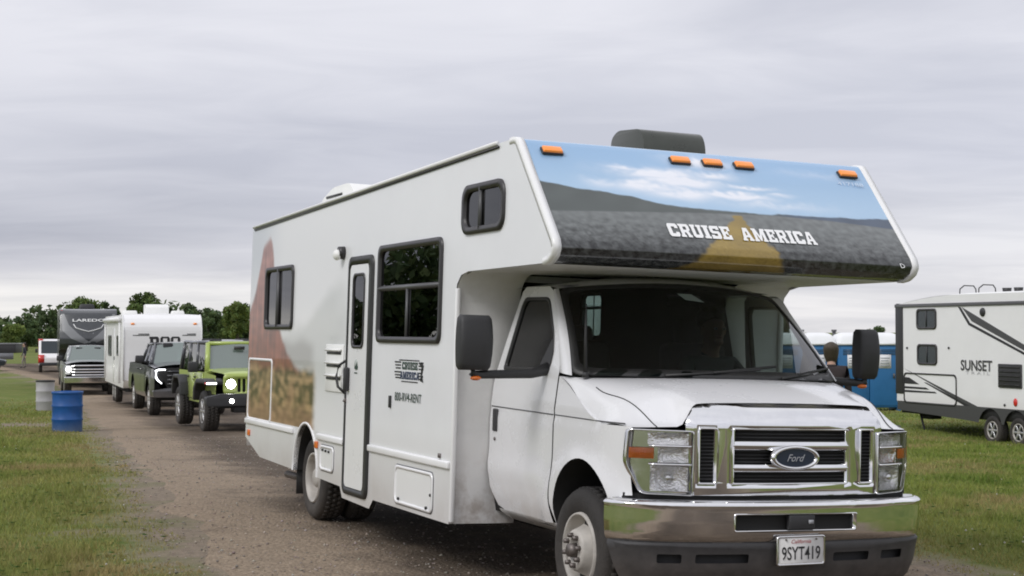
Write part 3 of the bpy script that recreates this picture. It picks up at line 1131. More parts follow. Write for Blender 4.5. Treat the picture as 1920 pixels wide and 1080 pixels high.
CLOUDS = [(-0.40, 0.24, 0.28, 0.05, 0.9), (-0.24, 0.30, 0.24, 0.05, 1.0), (-0.48, 0.36, 0.26, 0.06, 0.75), (-0.28, 0.41, 0.24, 0.05, 0.8), (0.05, 0.385, 0.20, 0.035, 1.0), (0.16, 0.40, 0.20, 0.03, 0.8), (-0.02, 0.22, 0.16, 0.035, 0.7), (0.22, 0.30, 0.16, 0.022, 0.8), (-0.62, 0.20, 0.12, 0.025, 0.6), (-0.03, 0.10, 0.20, 0.05, 0.7), (0.45, 0.36, 0.10, 0.02, 0.35), (0.35, 0.46, 0.4, 0.04, 0.3), (-0.78, 0.36, 0.14, 0.05, 0.4), (0.85, 0.13, 0.3, 0.035, 0.14)]
def cap_colour(y, s):
    t = s-T0
    n1 = noise.noise(Vector((y*6, t*9, 1)))
    n2 = noise.noise(Vector((y*22, t*30, 7)))
    n3 = noise.noise(Vector((y*60, t*70, 17)))
    # sky
    c = Vector((0.27, 0.44, 0.66)).lerp(Vector((0.38, 0.54, 0.72)), sstep(0.0, 0.5, t))
    m = 0.0
    for cy, ct, ry, rt, a in CLOUDS:
        d = ((y-cy+0.05*n1)/ry)**2+((t-ct+0.03*n1+0.012*n2)/rt)**2
        m = max(m, a*math.exp(-d*1.1)*(0.9+0.5*n1+0.35*n2))
    c = c.lerp(Vector((0.80, 0.82, 0.88)), min(1, max(0, 1.6*m)))
    # far hills
    sk = interp(SKYL, y)+0.004*n2
    k = sstep(sk-0.006, sk+0.006, t)
    hill = Vector((0.075, 0.088, 0.085)).lerp(Vector((0.06, 0.085, 0.13)), sstep(0.25, 0.5, y))*(1+0.18*n1)
    c = c.lerp(hill, k)
    # road surface running at the viewer, coarser and darker towards the bottom
    rl = interp(ROADL, y)
    k = sstep(rl-0.006, rl+0.006, t)
    g = sstep(0.58, 1.05, t)
    rd_ = Vector((0.150, 0.162, 0.162)).lerp(Vector((0.038, 0.040, 0.041)), sstep(0.60, 0.98, t+0.03*n1))
    rd_ = rd_*max(0.25, 1+(0.30*n2+1.5*g*(0.7*n2+0.9*n3)))
    c = c.lerp(rd_, k)
    # yellow stripe tapering to the horizon
    if t > 0.55:
        f = max(0.0, (t-0.572)/(1.08-0.572))
        lo, hi = lerp(0.035, -0.46, f), lerp(0.06, 0.31, f**1.1)
        e = 0.008+0.018*g
        k = sstep(lo-e, lo+e, y+0.03*n2)*sstep(hi+e, hi-e, y+0.03*n2)*sstep(0.565, 0.58, t)
        yel = Vector((0.30, 0.205, 0.040))*(1+0.25*n1+0.3*g*n3)
        yel = yel.lerp(Vector((0.13, 0.09, 0.025)), sstep(0.9, 1.15, t))
        c = c.lerp(yel, k*0.92)
    if t > 1.09: c = c.lerp(Vector((0.035, 0.036, 0.036)), sstep(1.09, 1.16, t))
    return (max(0, c.x), max(0, c.y), max(0, c.z))
painted('cap_print', 'landscape', 0.25, 0.4)
NU, NV = 260, 150
mb = MB()
mb.grid(lambda u, v: cap_pt(lerp(-BW+0.03, BW-0.03, u), lerp(0.0, PS[-1], v)), NU, NV)
cap = mb.build('front_cap', MAT['cap_print'], rv, sharp=None)
me = cap.data
ca = me.color_attributes.new('landscape', 'FLOAT_COLOR', 'POINT')
buf = np.ones((len(me.vertices), 4), dtype=np.float32)
k = 0
for i in range(NU+1):
    for j in range(NV+1):
        buf[k, :3] = cap_colour(lerp(-BW+0.03, BW-0.03, i/NU), lerp(0.0, PS[-1], j/NV))
        k += 1
ca.data.foreach_set('color', buf.ravel())
# pale mouldings that wrap the two edges of the front
for sgn in (-1, 1):
    mb = MB()
    ss = [PS[-1]*j/60 for j in range(61)]
    vs = []
    for s in ss:
        q = prof_at(s)
        d = (prof_at(min(PS[-1], s+.01))-prof_at(max(0, s-.01))).normalized()
        nrm = Vector((-d.y, d.x))
        if nrm.dot(q-Vector((-0.6, 2.3))) < 0: nrm = -nrm
        a = q+nrm*0.010
        b = q-nrm*0.03
        bow = 0.0
        for p, yy in ((b, BW+0.004), (a, BW+0.004), (a, BW-0.045), (b, BW-0.045)): vs.append((p.x, sgn*yy, p.y))
    fs = []
    for j in range(60):
        for k in range(4): fs.append((j*4+k, j*4+(k+1) % 4, j*4+4+(k+1) % 4, j*4+4+k))
    mb.add(vs, fs)
    mb.build('edge_moulding', MAT['trim_white'], rv, sharp=50)

# ---- lettering on the front: heavy slab capitals
GLYPH = {
 'C': [[(.12,0),(.86,0),(1,.14),(1,.36),(.66,.36),(.66,.24),(.36,.24),(.36,.76),(.66,.76),(.66,.64),(1,.64),(1,.86),(.86,1),(.12,1),(0,.86),(0,.14)]],
 'R': [[(0,0),(.46,0),(.46,.16),(.38,.16),(.38,.36),(.52,.36),(.62,.16),(.62,0),(1,0),(1,.16),(.92,.16),(.80,.44),(.96,.56),(.96,.86),(.84,1),(0,1),(0,.84),(.08,.84),(.08,.16),(0,.16)]],
 'U': [[(.2,0),(.8,0),(.94,.14),(.94,.84),(1,.84),(1,1),(.56,1),(.56,.84),(.64,.84),(.64,.24),(.36,.24),(.36,.84),(.44,.84),(.44,1),(0,1),(0,.84),(.06,.84),(.06,.14)]],
 'I': [[(0,0),(1,0),(1,.16),(.82,.16),(.82,.84),(1,.84),(1,1),(0,1),(0,.84),(.18,.84),(.18,.16),(0,.16)]],
 'S': [[(0,0),(.86,0),(1,.14),(1,.46),(.86,.60),(.34,.60),(.34,.78),(.66,.78),(.66,.70),(.98,.70),(.98,1),(.14,1),(0,.86),(0,.54),(.14,.40),(.66,.40),(.66,.22),(.34,.22),(.34,.30),(0,.30)]],
 'E': [[(0,0),(1,0),(1,.34),(.72,.34),(.72,.20),(.42,.20),(.42,.42),(.58,.42),(.58,.34),(.74,.34),(.74,.66),(.58,.66),(.58,.58),(.42,.58),(.42,.80),(.72,.80),(.72,.66),(1,.66),(1,1),(0,1),(0,.84),(.09,.84),(.09,.16),(0,.16)]],
 'A': [[(0,0),(.40,0),(.40,.15),(.34,.15),(.37,.26),(.63,.26),(.66,.15),(.60,.15),(.60,0),(1,0),(1,.15),(.94,.15),(.70,1),(.30,1),(.06,.15),(0,.15)]],
 'M': [[(0,0),(.34,0),(.34,.15),(.28,.15),(.28,.60),(.44,.05),(.56,.05),(.72,.60),(.72,.15),(.66,.15),(.66,0),(1,0),(1,.15),(.94,.15),(.94,.85),(1,.85),(1,1),(.68,1),(.5,.42),(.32,1),(0,1),(0,.85),(.06,.85),(.06,.15),(0,.15)]],
}
HOLES = {'R': (.38, .66, .56, .80), 'A': (.43, .57, .42, .70)}
GW = {'C': 1, 'R': 1.05, 'U': 1.05, 'I': .62, 'S': .95, 'E': .95, 'A': 1.1, 'M': 1.35, ' ': .62}
def slab_text(s, fn, h, total, m, parent, name):
    gap = 0.10
    tot = sum(GW[c] for c in s)+gap*(len(s)-1)
    k = total/tot
    x = -total/2
    mb = MB()
    for c in s:
        w = GW[c]*k
        if c != ' ':
            g = [(x+u*w, (v-.5)*h) for u, v in GLYPH[c][0]]
            hl = []
            if c in HOLES:
                a = HOLES[c]
                hl = [[(x+a[0]*w, (a[2]-.5)*h), (x+a[1]*w, (a[2]-.5)*h), (x+a[1]*w, (a[3]-.5)*h), (x+a[0]*w, (a[3]-.5)*h)]]
            mb.panel(g, hl, fn)
        x += w+gap*k
    return mb.build(name, m, parent, sharp=None)
def on_cap(y, t, lift=0.004):
    p = Vector(cap_pt(y, T0+t))
    return (p.x+lift*.75, p.y, p.z+lift*.66)
slab_text('CRUISE', lambda u, v: on_cap(-0.283+u, 0.744-v, 0.006), 0.112, 0.425, MAT['letter_white'], rv, 'front_lettering')
slab_text('AMERICA', lambda u, v: on_cap(0.272+u, 0.744-v, 0.006), 0.112, 0.535, MAT['letter_white'], rv, 'front_lettering')
text('D', frame_m(on_cap(1.143, 0.93, 0.008), (0, 1, 0), (-.6, 0, .8)), MAT['letter_white'], rv, 'unit_mark', h=0.035)
text('417188', frame_m(on_cap(1.06, 0.195, 0.006), (0, 1, 0), (-.66, 0, .75)), mat('pale_digits', (0.55, 0.65, 0.78), 0.4), rv, 'unit_number', w=0.20, h=0.032)
# ---- five amber clearance lamps
for y in (-1.072, -0.195, 0.037, 0.270, 1.075):
    b0 = Vector(on_cap(y, 0.108, 0.0))
    M_ = Matrix.Translation(b0) @ Matrix.Rotation(rad(42), 4, 'Y')
    lp = MB(M_).box((0, 0, 0.010), (0.062, 0.142, 0.016)).build('clearance_lamp', MAT['window_frame'], rv, bevel=0.004)
    MB(M_).box((-0.001, 0.001, 0.024), (0.054, 0.132, 0.018), taper=.94).build('lens', MAT['amber_lens'], lp, bevel=0.005)

# ---- roof, rear wall, floor, wall beside the cab, underside of the over-cab
mb = MB()
mb.grid(lambda u, v: (lerp(-7.22, -0.52, u), lerp(-BW+.02, BW-.02, v), roofz(lerp(-7.22, -0.52, u))-0.004+0.035*(1-(2*v-1)**2)*min(1, (1-u)*6)), 20, 12)
mb.build('roof', MAT['white_plastic'], rv, sharp=None)
for sgn in (-1, 1):                                    # awning-type gutter rail along the roof edge
    MB().tube([(-7.2, sgn*(BW+.008), roofz(-7.2)+.004), (-0.75, sgn*(BW+.008), roofz(-.75)+.002)], 0.016, 8).build('roof_rail', MAT['trim_white'], rv)
    MB().box((-3.95, sgn*(BW+.006), roofz(-3.95)-0.024), (6.45, 0.012, 0.014), ry=-0.02456).build('gutter', MAT['window_frame'], rv)
MB().span((-7.275, -BW+.01, 0.5), (-7.255, BW-.01, 2.64)).build('rear_wall', MAT['body_white'], rv)
mb = MB()
mb.span((-6.9, -1.15, 0.44), (-5.75, 1.15, 0.50)).span((-4.5, -1.2, 0.40), (-1.5, 1.2, 0.46))
mb.span((-5.6, -0.55, 0.42), (-4.5, 0.55, 0.48)).span((-6.6, -0.45, 0.33), (0.5, -0.36, 0.46)).span((-6.6, 0.36, 0.33), (0.5, 0.45, 0.46))
mb.span((-3.0, 0.5, 0.26), (-1.9, 1.0, 0.40)).span((-5.12, -0.9, 0.28), (-4.98, 0.9, 0.40)).span((-2.8, -0.35, 0.25), (-2.0, 0.2, 0.38))
mb.build('chassis', MAT['underside'], rv, bevel=0.02)
# wheel-arch liners behind the rear wheels
for sgn in (-1, 1):
    mb = MB()
    mb.grid(lambda u, v: (ARCH[int(round(u*18))][0], sgn*lerp(BW-.001, 0.55, v), ARCH[int(round(u*18))][1]), 18, 1)
    mb.add([(AX_R-.5, sgn*.55, .3), (AX_R+.5, sgn*.55, .3), (AX_R+.5, sgn*.55, .9), (AX_R-.5, sgn*.55, .9)], [(0, 1, 2, 3)])
    mb.build('arch_liner', MAT['underside'], rv)
    mb = MB()                                          # white lip of the arch opening
    lip_o = [(AX_R-.402, .40)]+[(AX_R+(x-AX_R)*1.045, z+.018) for x, z in ARCH]+[(AX_R+.402, .40)]
    lip_i = [(AX_R-.383, .40)]+[(x, z) for x, z in ARCH]+[(AX_R+.383, .40)]
    nl_ = len(lip_o)
    mb.add([(u, sgn*(BW-.04), v) for u, v in lip_i]+[(u, sgn*(BW+.008), v) for u, v in lip_i]+[(u, sgn*(BW+.008), v) for u, v in lip_o]+[(u, sgn*(BW-.001), v) for u, v in lip_o],
           [(a*nl_+k, a*nl_+k+1, (a+1)*nl_+k+1, (a+1)*nl_+k) for a in range(3) for k in range(nl_-1)])
    mb.build('arch_lip', MAT['trim_white'], rv)
# front wall of the living box beside and above the cab
mb = MB()
wall = [(-BW+.004, 0.362), (-0.80, 0.362), (-0.80, 1.99), (0.80, 1.99), (0.80, 0.362), (BW-.004, 0.362), (BW-.004, 2.034), (-BW+.004, 2.034)]
mb.panel(wall, [], lambda u, v: (XB-.004, u, v), 0.2, 0.2)
mb.build('cab_side_wall', MAT['stained_white'], rv, sharp=None)
# white corner radius joining wall and over-cab underside
mb = MB()
for sgn in (-1, 1): mb.grid(lambda u, v: (XB-.002+0.20*(1-math.cos(u*math.pi/2)), sgn*lerp(.80, BW-.006, v), 1.845+0.19*math.sin(u*math.pi/2)), 10, 3)
mb.grid(lambda u, v: (lerp(-1.24, 0.02, u), lerp(-BW+.006, BW-.006, v), 2.035+0.006*u), 4, 4)
mb.build('bunk_underside', MAT['stained_white'], rv, sharp=None)
MB().box((XB+0.012, -BW+0.014, 1.15), (0.030, 0.034, 1.56)).build('corner_post', MAT['trim_white'], rv, bevel=0.010)
MB().box((XB+0.012, BW-0.014, 1.15), (0.030, 0.034, 1.56)).build('corner_post', MAT['trim_white'], rv, bevel=0.010)

# ---- inside of the living box (seen through the glass)
mb = MB()
mb.span((-7.2, -1.2, 0.46), (-5.6, 1.2, 0.50)).span((-5.6, -.6, 0.46), (-4.5, .6, 0.50)).span((-4.5, -1.2, 0.46), (-1.47, 1.2, 0.50)).span((-1.47, -1.2, 2.06), (-0.2, 1.2, 2.09)).span((-6.2, -1.2, 0.5), (-6.16, 0.35, 2.6)).span((-5.3, 0.55, 0.5), (-5.0, 1.2, 2.55))
mb.span((-3.2, 0.5, 0.5), (-2.0, 1.2, 1.3)).span((-4.3, 0.6, 0.5), (-3.3, 1.2, 1.35)).span((-2.9, -1.2, 0.5), (-1.7, -0.75, 1.25))
mb.build('cabin_furniture', MAT['interior_tan'], rv)
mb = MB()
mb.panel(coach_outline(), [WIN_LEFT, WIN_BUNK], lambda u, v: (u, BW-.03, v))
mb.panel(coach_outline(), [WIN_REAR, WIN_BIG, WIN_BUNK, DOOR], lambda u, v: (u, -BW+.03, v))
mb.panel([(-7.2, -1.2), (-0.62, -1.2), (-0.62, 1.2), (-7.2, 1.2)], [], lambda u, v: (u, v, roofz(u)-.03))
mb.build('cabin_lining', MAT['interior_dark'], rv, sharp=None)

# ---- windows in the coach walls
def coach_window(loop, name, side=-1, wid=0.045, bars=(), m='tinted_glass', label=None):
    y0, y1 = side*(BW-.025), side*(BW+.016)
    mb = MB()
    ring(mb, loop, shrink(loop, wid), lambda u, v: (u, y0, v), lambda u, v: (u, y1, v))
    f = mb.build(name, MAT['window_frame'], rv, sharp=30)
    if label: f['label'] = label
    mb = MB()
    mb.panel(shrink(loop, wid*.8), [], lambda u, v: (u, side*(BW-.004), v))
    mb.build('pane', MAT[m], f, sharp=None)
    for a, b, w in bars:
        MB().tube([(a[0], side*(BW+.002), a[1]), (b[0], side*(BW+.002), b[1])], w, 4).build('glazing_bar', MAT['grey_bar'], f, sharp=30)
    return f
coach_window(WIN_REAR, 'window', bars=[((-6.16, 1.68), (-6.16, 2.22), .022)], label='square sliding window over the red rock picture')
w_ = coach_window(WIN_BIG, 'window', bars=[((-3.08, 1.962), (-1.72, 1.962), .020), ((-2.42, 1.58), (-2.42, 1.95), .014)], label='largest dark window, with a cross bar')
mb = MB()                                              # folded curtain behind the big pane
mb.grid(lambda u, v: (lerp(-3.03, -2.78, u), -BW+.07+.015*math.sin(u*26), lerp(1.96, 2.25, v)), 30, 2)
mb.build('curtain', MAT['curtain'], w_, sharp=None)
coach_window(WIN_BUNK, 'window', bars=[((-1.02, 2.30), (-1.02, 2.575), .018)], label='small over-cab bunk window')
coach_window(WIN_LEFT, 'window', side=1, wid=.02, m='windscreen_glass', bars=[((-4.84, 1.93), (-4.40, 1.93), .014), ((-4.62, 1.66), (-4.62, 2.05), .006)])
coach_window(WIN_BUNK, 'window', side=1, bars=[((-1.02, 2.30), (-1.02, 2.575), .018)])

# ---- entry door
mb = MB()
D_IN = rrect(-3.845, -3.325, 0.395, 2.175, 0.06)
ring(mb, DOOR, D_IN, lambda u, v: (u, -BW+.03, v), lambda u, v: (u, -BW-.014, v))
df = mb.build('door_frame', MAT['black_trim'], rv, sharp=30)
D_WIN = rrect(-3.745, -3.425, 1.505, 2.10, 0.06)
mb = MB()
mb.panel(rrect(-3.838, -3.332, 0.402, 2.168, 0.055), [D_WIN], lambda u, v: (u, -BW-.008, v))
ed = mb.build('entry_door', MAT['white_paint'], rv, sharp=20)
mb = MB()
ring(mb, D_WIN, shrink(D_WIN, .022), lambda u, v: (u, -BW+.02, v), lambda u, v: (u, -BW-.016, v))
mb.build('window_seal', MAT['window_frame'], ed, sharp=30)
mb = MB()
mb.panel(shrink(D_WIN, .018), [], lambda u, v: (u, -BW-.006, v))
mb.build('pane', MAT['tinted_glass'], ed, sharp=None)
mb = MB()                                              # narrow tan strip inside the lower half of the door pane
mb.grid(lambda u, v: (lerp(-3.63, -3.55, u)+.012*math.sin(v*9), -BW+.012+.004*math.sin(u*12), lerp(1.56, 1.86, v)), 6, 14)
mb.build('tan_strip', mat('strip_tan', (0.60, 0.42, 0.16), 0.8, var=.35, scale=14), ed, sharp=None)
MB().box((-3.79, -BW-.030, 1.255), (0.060, 0.04, 0.19)).build('handle', MAT['black_plastic'], ed, bevel=0.012)
MB().tube([(-3.90, -BW-.005, 1.40), (-3.945, -BW-.05, 1.36), (-3.965, -BW-.06, 1.27), (-3.945, -BW-.05, 1.19), (-3.88, -BW-.01, 1.14)], 0.011, 8).build('grab_bar', MAT['black_trim'], rv)
MB().cyl((-3.85, -BW-.004, 1.10), (-3.85, -BW-.024, 1.07), 0.014).build('door_catch', MAT['lug_metal'], ed)
# small round dealer sticker on the door
mb = MB()
mb.cyl((-3.60, -BW-.008, 1.375), (-3.60, -BW-.0095, 1.375), 0.045, n=20)
st = mb.build('sticker', mat('sticker_grey', (0.42, 0.45, 0.42), 0.5), ed)
mb = MB()
mb.panel([(-3.645, 1.345), (-3.555, 1.335), (-3.55, 1.36), (-3.58, 1.40), (-3.60, 1.37), (-3.63, 1.365)], [], lambda u, v: (u, -BW-.0105, v))
mb.panel([(-3.64, 1.305), (-3.56, 1.305), (-3.56, 1.315), (-3.64, 1.315)], [], lambda u, v: (u, -BW-.0105, v))
mb.build('sticker_print', MAT['letter_green'], st, sharp=None)

# ---- rub rail, lockers, vents, marker lamps, porch lamp
for a, b in ((-7.27, AX_R-.40), (AX_R+.40, -3.885), (-3.215, XB+.0)):
    MB().box(((a+b)/2, -BW-.010, 0.748), (b-a-.006, 0.026, 0.050)).build('rub_rail', MAT['trim_white'], rv, bevel=0.010, seg=3)
def locker(x0, x1, z0, z1, r, dots, name='locker_door', m='white_paint', w=.022):
    lp = rrect(x0, x1, z0, z1, r)
    mb = MB()
    ring(mb, lp, shrink(lp, w), lambda u, v: (u, -BW+.01, v), lambda u, v: (u, -BW-.012, v))
    o = mb.build(name, MAT[m], rv, sharp=30)
    mb = MB()
    mb.panel(shrink(lp, w*1.0), [], lambda u, v: (u, -BW-.006, v))
    mb.build('leaf', MAT[m], o, sharp=None)
    for dx, dz in dots: MB().cyl((dx, -BW-.005, dz), (dx, -BW-.020, dz), 0.011, n=10).build('lock', MAT['black_trim'], o)
    mb = MB()                                          # dark rubber seal in the joint
    ring(mb, shrink(lp, -.007), shrink(lp, .001), lambda u, v: (u, -BW+.005, v), lambda u, v: (u, -BW-.004, v))
    mb.build('seal', MAT['grey_bar'], o, sharp=30)
    return o
locker(-4.56, -4.16, 0.475, 0.685, 0.05, [(-4.46, .645), (-4.37, .642), (-4.28, .64)])
locker(-2.57, -1.755, 0.395, 0.672, 0.05, [(-2.46, .432), (-1.86, .425), (-1.775, .52)])
lp = rrect(-7.245, -6.30, 0.765, 1.375, 0.05)
mb = MB()
ring(mb, lp, shrink(lp, .024), lambda u, v: (u, -BW+.01, v), lambda u, v: (u, -BW-.006, v))
mb.build('rear_locker_frame', MAT['trim_white'], rv, sharp=30)
lv = MB().box((-4.215, -BW-.006, 1.335), (0.50, 0.012, 0.39)).build('fridge_vent', MAT['white_plastic'], rv, bevel=0.006)
for z in (1.46, 1.355, 1.25):
    MB().box((-4.21, -BW-.012, z), (0.40, 0.014, 0.020)).build('slot', MAT['black_trim'], lv)
    MB().box((-4.21, -BW-.022, z+.026), (0.44, 0.026, 0.012), rx=.5).build('louvre', MAT['white_plastic'], lv)
for x, z in ((-4.68, 0.675), (-7.13, 0.635)):
    o = MB().box((x, -BW-.008, z), (0.085, 0.016, 0.06)).build('side_marker', MAT['amber'], rv, bevel=0.006)
pl = MB().cyl((-4.06, -BW, 2.28), (-4.06, -BW-.05, 2.28), 0.055, 0.05).build('porch_lamp', MAT['window_frame'], rv)
MB().ell((-4.07, -BW-.055, 2.262), (0.055, 0.035, 0.045)).build('lens', MAT['white_plastic'], pl)
kl = MB().box((-2.73, -BW-.008, 1.12), (0.030, 0.018, 0.09)).build('key_latch', MAT['black_trim'], rv, bevel=.004)
MB().box((-1.64, -BW-.006, 0.80), (0.035, 0.012, 0.03)).build('water_inlet', MAT['lug_metal'], rv)
# ---- lettering on the flank
M_ = frame_m((-2.34, -BW-.003, 1.165), (1, 0, 0), (0, 0, 1))
text('800-RV4-RENT', M_, MAT['letter_green'], rv, 'phone_lettering', w=0.585, h=0.064, bold=0.008)
for s, z, m in (('CRUISE', 1.392, 'letter_green'), ('AMERICA', 1.322, 'letter_blue')):
    slab_text(s, lambda u, v: (-2.32+u, -BW-.003, z+v), 0.055, 0.34 if s == 'CRUISE' else 0.42, MAT[m], rv, 'flank_lettering')
mb = MB()
for k, z in enumerate((1.412, 1.390, 1.368, 1.340, 1.318, 1.298)):
    mb.span((-2.66+.012*(k % 3), -BW-.003, z), (-2.52, -BW-.001, z+.010))
    mb.span((-2.13, -BW-.003, z), (-2.03-.015*(k % 2), -BW-.001, z+.010))
mb.span((-2.56, -BW-.003, 1.428), (-2.12, -BW-.001, 1.436)).span((-2.50, -BW-.003, 1.274), (-2.14, -BW-.001, 1.282))
mb.panel([(-2.09, 1.29), (-2.02, 1.28), (-2.05, 1.33), (-2.02, 1.40), (-2.07, 1.425), (-2.12, 1.41), (-2.07, 1.39)], [], lambda u, v: (u, -BW-.003, v))
mb.build('flank_emblem', MAT['letter_black'], rv, sharp=None)

# ---- things on the roof
mb = MB()
mb.prism(rpoly([(-1.62, 2.80), (-1.13, 2.81), (-1.10, 2.94), (-1.16, 3.065), (-1.52, 3.09), (-1.62, 3.04)], [0, .04, .10, .10, .08, .05], 5), 'y', -0.06, 0.42)
vc = mb.build('vent_cover', MAT['smoke_plastic'], rv, bevel=0.02, seg=3)
mb = MB()
for k in range(5): mb.box((-1.59+.0, -.062, 2.86+.028*k), (0.10, 0.008, 0.008))
mb.build('louvres', MAT['black_trim'], vc)
mb = MB()
mb.prism(rpoly([(-5.95, 2.70), (-4.85, 2.72), (-4.87, 2.86), (-5.05, 2.965), (-5.55, 2.96), (-5.92, 2.87)], .08, 5), 'y', -0.95, -0.25)
ac = mb.build('roof_air_unit', MAT['white_plastic'], rv, bevel=0.04, seg=3)
MB().box((-5.5, -0.953, 2.88), (0.5, 0.01, 0.02)).build('intake_slot', MAT['black_trim'], ac)
mb = MB().box((-6.75, -0.55, 2.74), (0.36, 0.36, 0.14), taper=.9)
mb.build('roof_vent', MAT['white_plastic'], rv, bevel=.03)

# ---- wheels
def wheel(parent, x, y, z, r, w, sgn, kind, name='wheel', steer=0.0, mtyre='tyre', mrim='rim_paint'):
    """sgn = +1 when the outer face looks to +y; the tyre is the wheel itself, with rim, hub and nuts as its pieces"""
    M_ = Matrix.Translation((x, y, z)) @ Matrix.Rotation(steer, 4, 'Z')
    rr = r*0.605
    tp = [(rr, -.02), (rr*1.06, 0.0), (r*.80, .012), (r*.93, .004), (r*.985, -.02), (r, -.05), (r, -w+.05), (r*.985, -w+.02), (r*.93, -w), (rr, -w)]
    tb = MB(M_).lathe(tp, (0, 0, 0), 'y', 48, sgn)
    ty = tb.build(name, MAT[mtyre], parent, sharp=50)
    tr = MB(M_)                                        # tread blocks
    nb = 44
    for k in range(nb):
        a = 2*math.pi*k/nb
        for off, da in ((-.065, 0), (-w/2, .5), (-w+.065, 0)):
            aa = a+da*2*math.pi/nb
            tr.add([M_.inverted() @ (M_ @ Vector((p[0]*math.cos(aa+p[1]), sgn*(off+p[2]), p[0]*math.sin(aa+p[1])))) for p in ((r+.006, -.045, -.025), (r+.006, .045, -.025), (r+.006, .045, .025), (r+.006, -.045, .025), (r-.01, -.045, -.025), (r-.01, .045, -.025), (r-.01, .045, .025), (r-.01, -.045, .025))], [(0,1,2,3), (0,4,5,1), (1,5,6,2), (2,6,7,3), (3,7,4,0)])
    tr.build('tread', MAT[mtyre], ty, sharp=20)
    rb = MB(M_)
    if kind == 'front':
        rb.lathe([(rr*1.01, -.012), (rr*.985, .010), (rr*.93, .008), (rr*.90, -.03), (rr*.86, -.075), (rr*.80, -.085), (rr*.62, -.015), (rr*.56, .02), (rr*.52, .035), (rr*.28, .036), (rr*.26, .02), (rr*.0, .02)], (0, 0, 0), 'y', 48, sgn)
    elif kind == 'dual':
        rb.lathe([(rr*1.01, -.012), (rr*.985, .010), (rr*.92, .006), (rr*.88, -.04), (rr*.80, -.12), (rr*.62, -.15), (rr*.5, -.14), (rr*.42, -.13), (rr*.40, -.03), (rr*.30, -.01), (0, -.01)], (0, 0, 0), 'y', 48, sgn)
    else:
        rb.lathe([(rr*1.01, -.012), (rr*.985, .008), (rr*.92, .004), (rr*.88, -.05), (rr*.5, -.06), (rr*.3, -.03), (rr*.25, .0), (0, .004)], (0, 0, 0), 'y', 32, sgn)
    rm = rb.build('rim', MAT[mrim], ty, sharp=40)
    if kind == 'front':
        for k in range(4):
            a = rad(-8+90*k)
            c = Vector((rr*.715*math.cos(a), sgn*-.060, rr*.715*math.sin(a)))
            MB(M_).cyl(c, c+Vector((0, sgn*.024, 0)), rr*.15, n=20).build('hand_hole', MAT['deep_black'], ty)
        lb = MB(M_)
        for k in range(8):
            a = 2*math.pi*(k+.3)/8
            c = Vector((rr*.40*math.cos(a), sgn*.03, rr*.40*math.sin(a)))
            lb.cyl(c, c+Vector((0, sgn*.035, 0)), .017, .014, n=6)
        lb.cyl((0, sgn*.02, 0), (0, sgn*.07, 0), rr*.2, rr*.17, n=20)
        lb.build('hub_nut', MAT['lug_metal'], ty)
    elif kind == 'alloy':
        sb = MB(M_)
        for k in range(6):
            a = 2*math.pi*k/6
            sb.box((rr*.52*math.cos(a), sgn*-.012, rr*.52*math.sin(a)), (rr*.78, .03, rr*.22), ry=-a)
        sb.build('spoke', MAT['alloy'], ty, bevel=.008)
        MB(M_).lathe([(rr*.86, -.02), (0, -.021)], (0, 0, 0), 'y', 24, sgn).build('brake', MAT['deep_black'], ty)
    return ty
RF, RR_ = 0.365, 0.36
wheel(rv, 0.0, -0.985, RF, RF, 0.225, -1, 'front')
wheel(rv, 0.0, 0.985, RF, RF, 0.225, 1, 'front')
for sgn in (-1, 1):
    wheel(rv, AX_R-.05, sgn*1.175, RR_, RR_, 0.225, sgn, 'dual')
    wheel(rv, AX_R-.05, sgn*0.905, RR_, RR_, 0.225, sgn, 'dual')
MB().tube([(-6.55, -1.02, 0.27), (-6.0, -1.02, 0.275), (-5.6, -0.8, 0.33)], 0.035, 12).build('exhaust_pipe', MAT['exhaust_metal'], rv)
MB().box((AX_R-0.47, -1.0, 0.33), (0.012, 0.42, 0.30)).build('mud_flap', MAT['black_rubber'], rv)

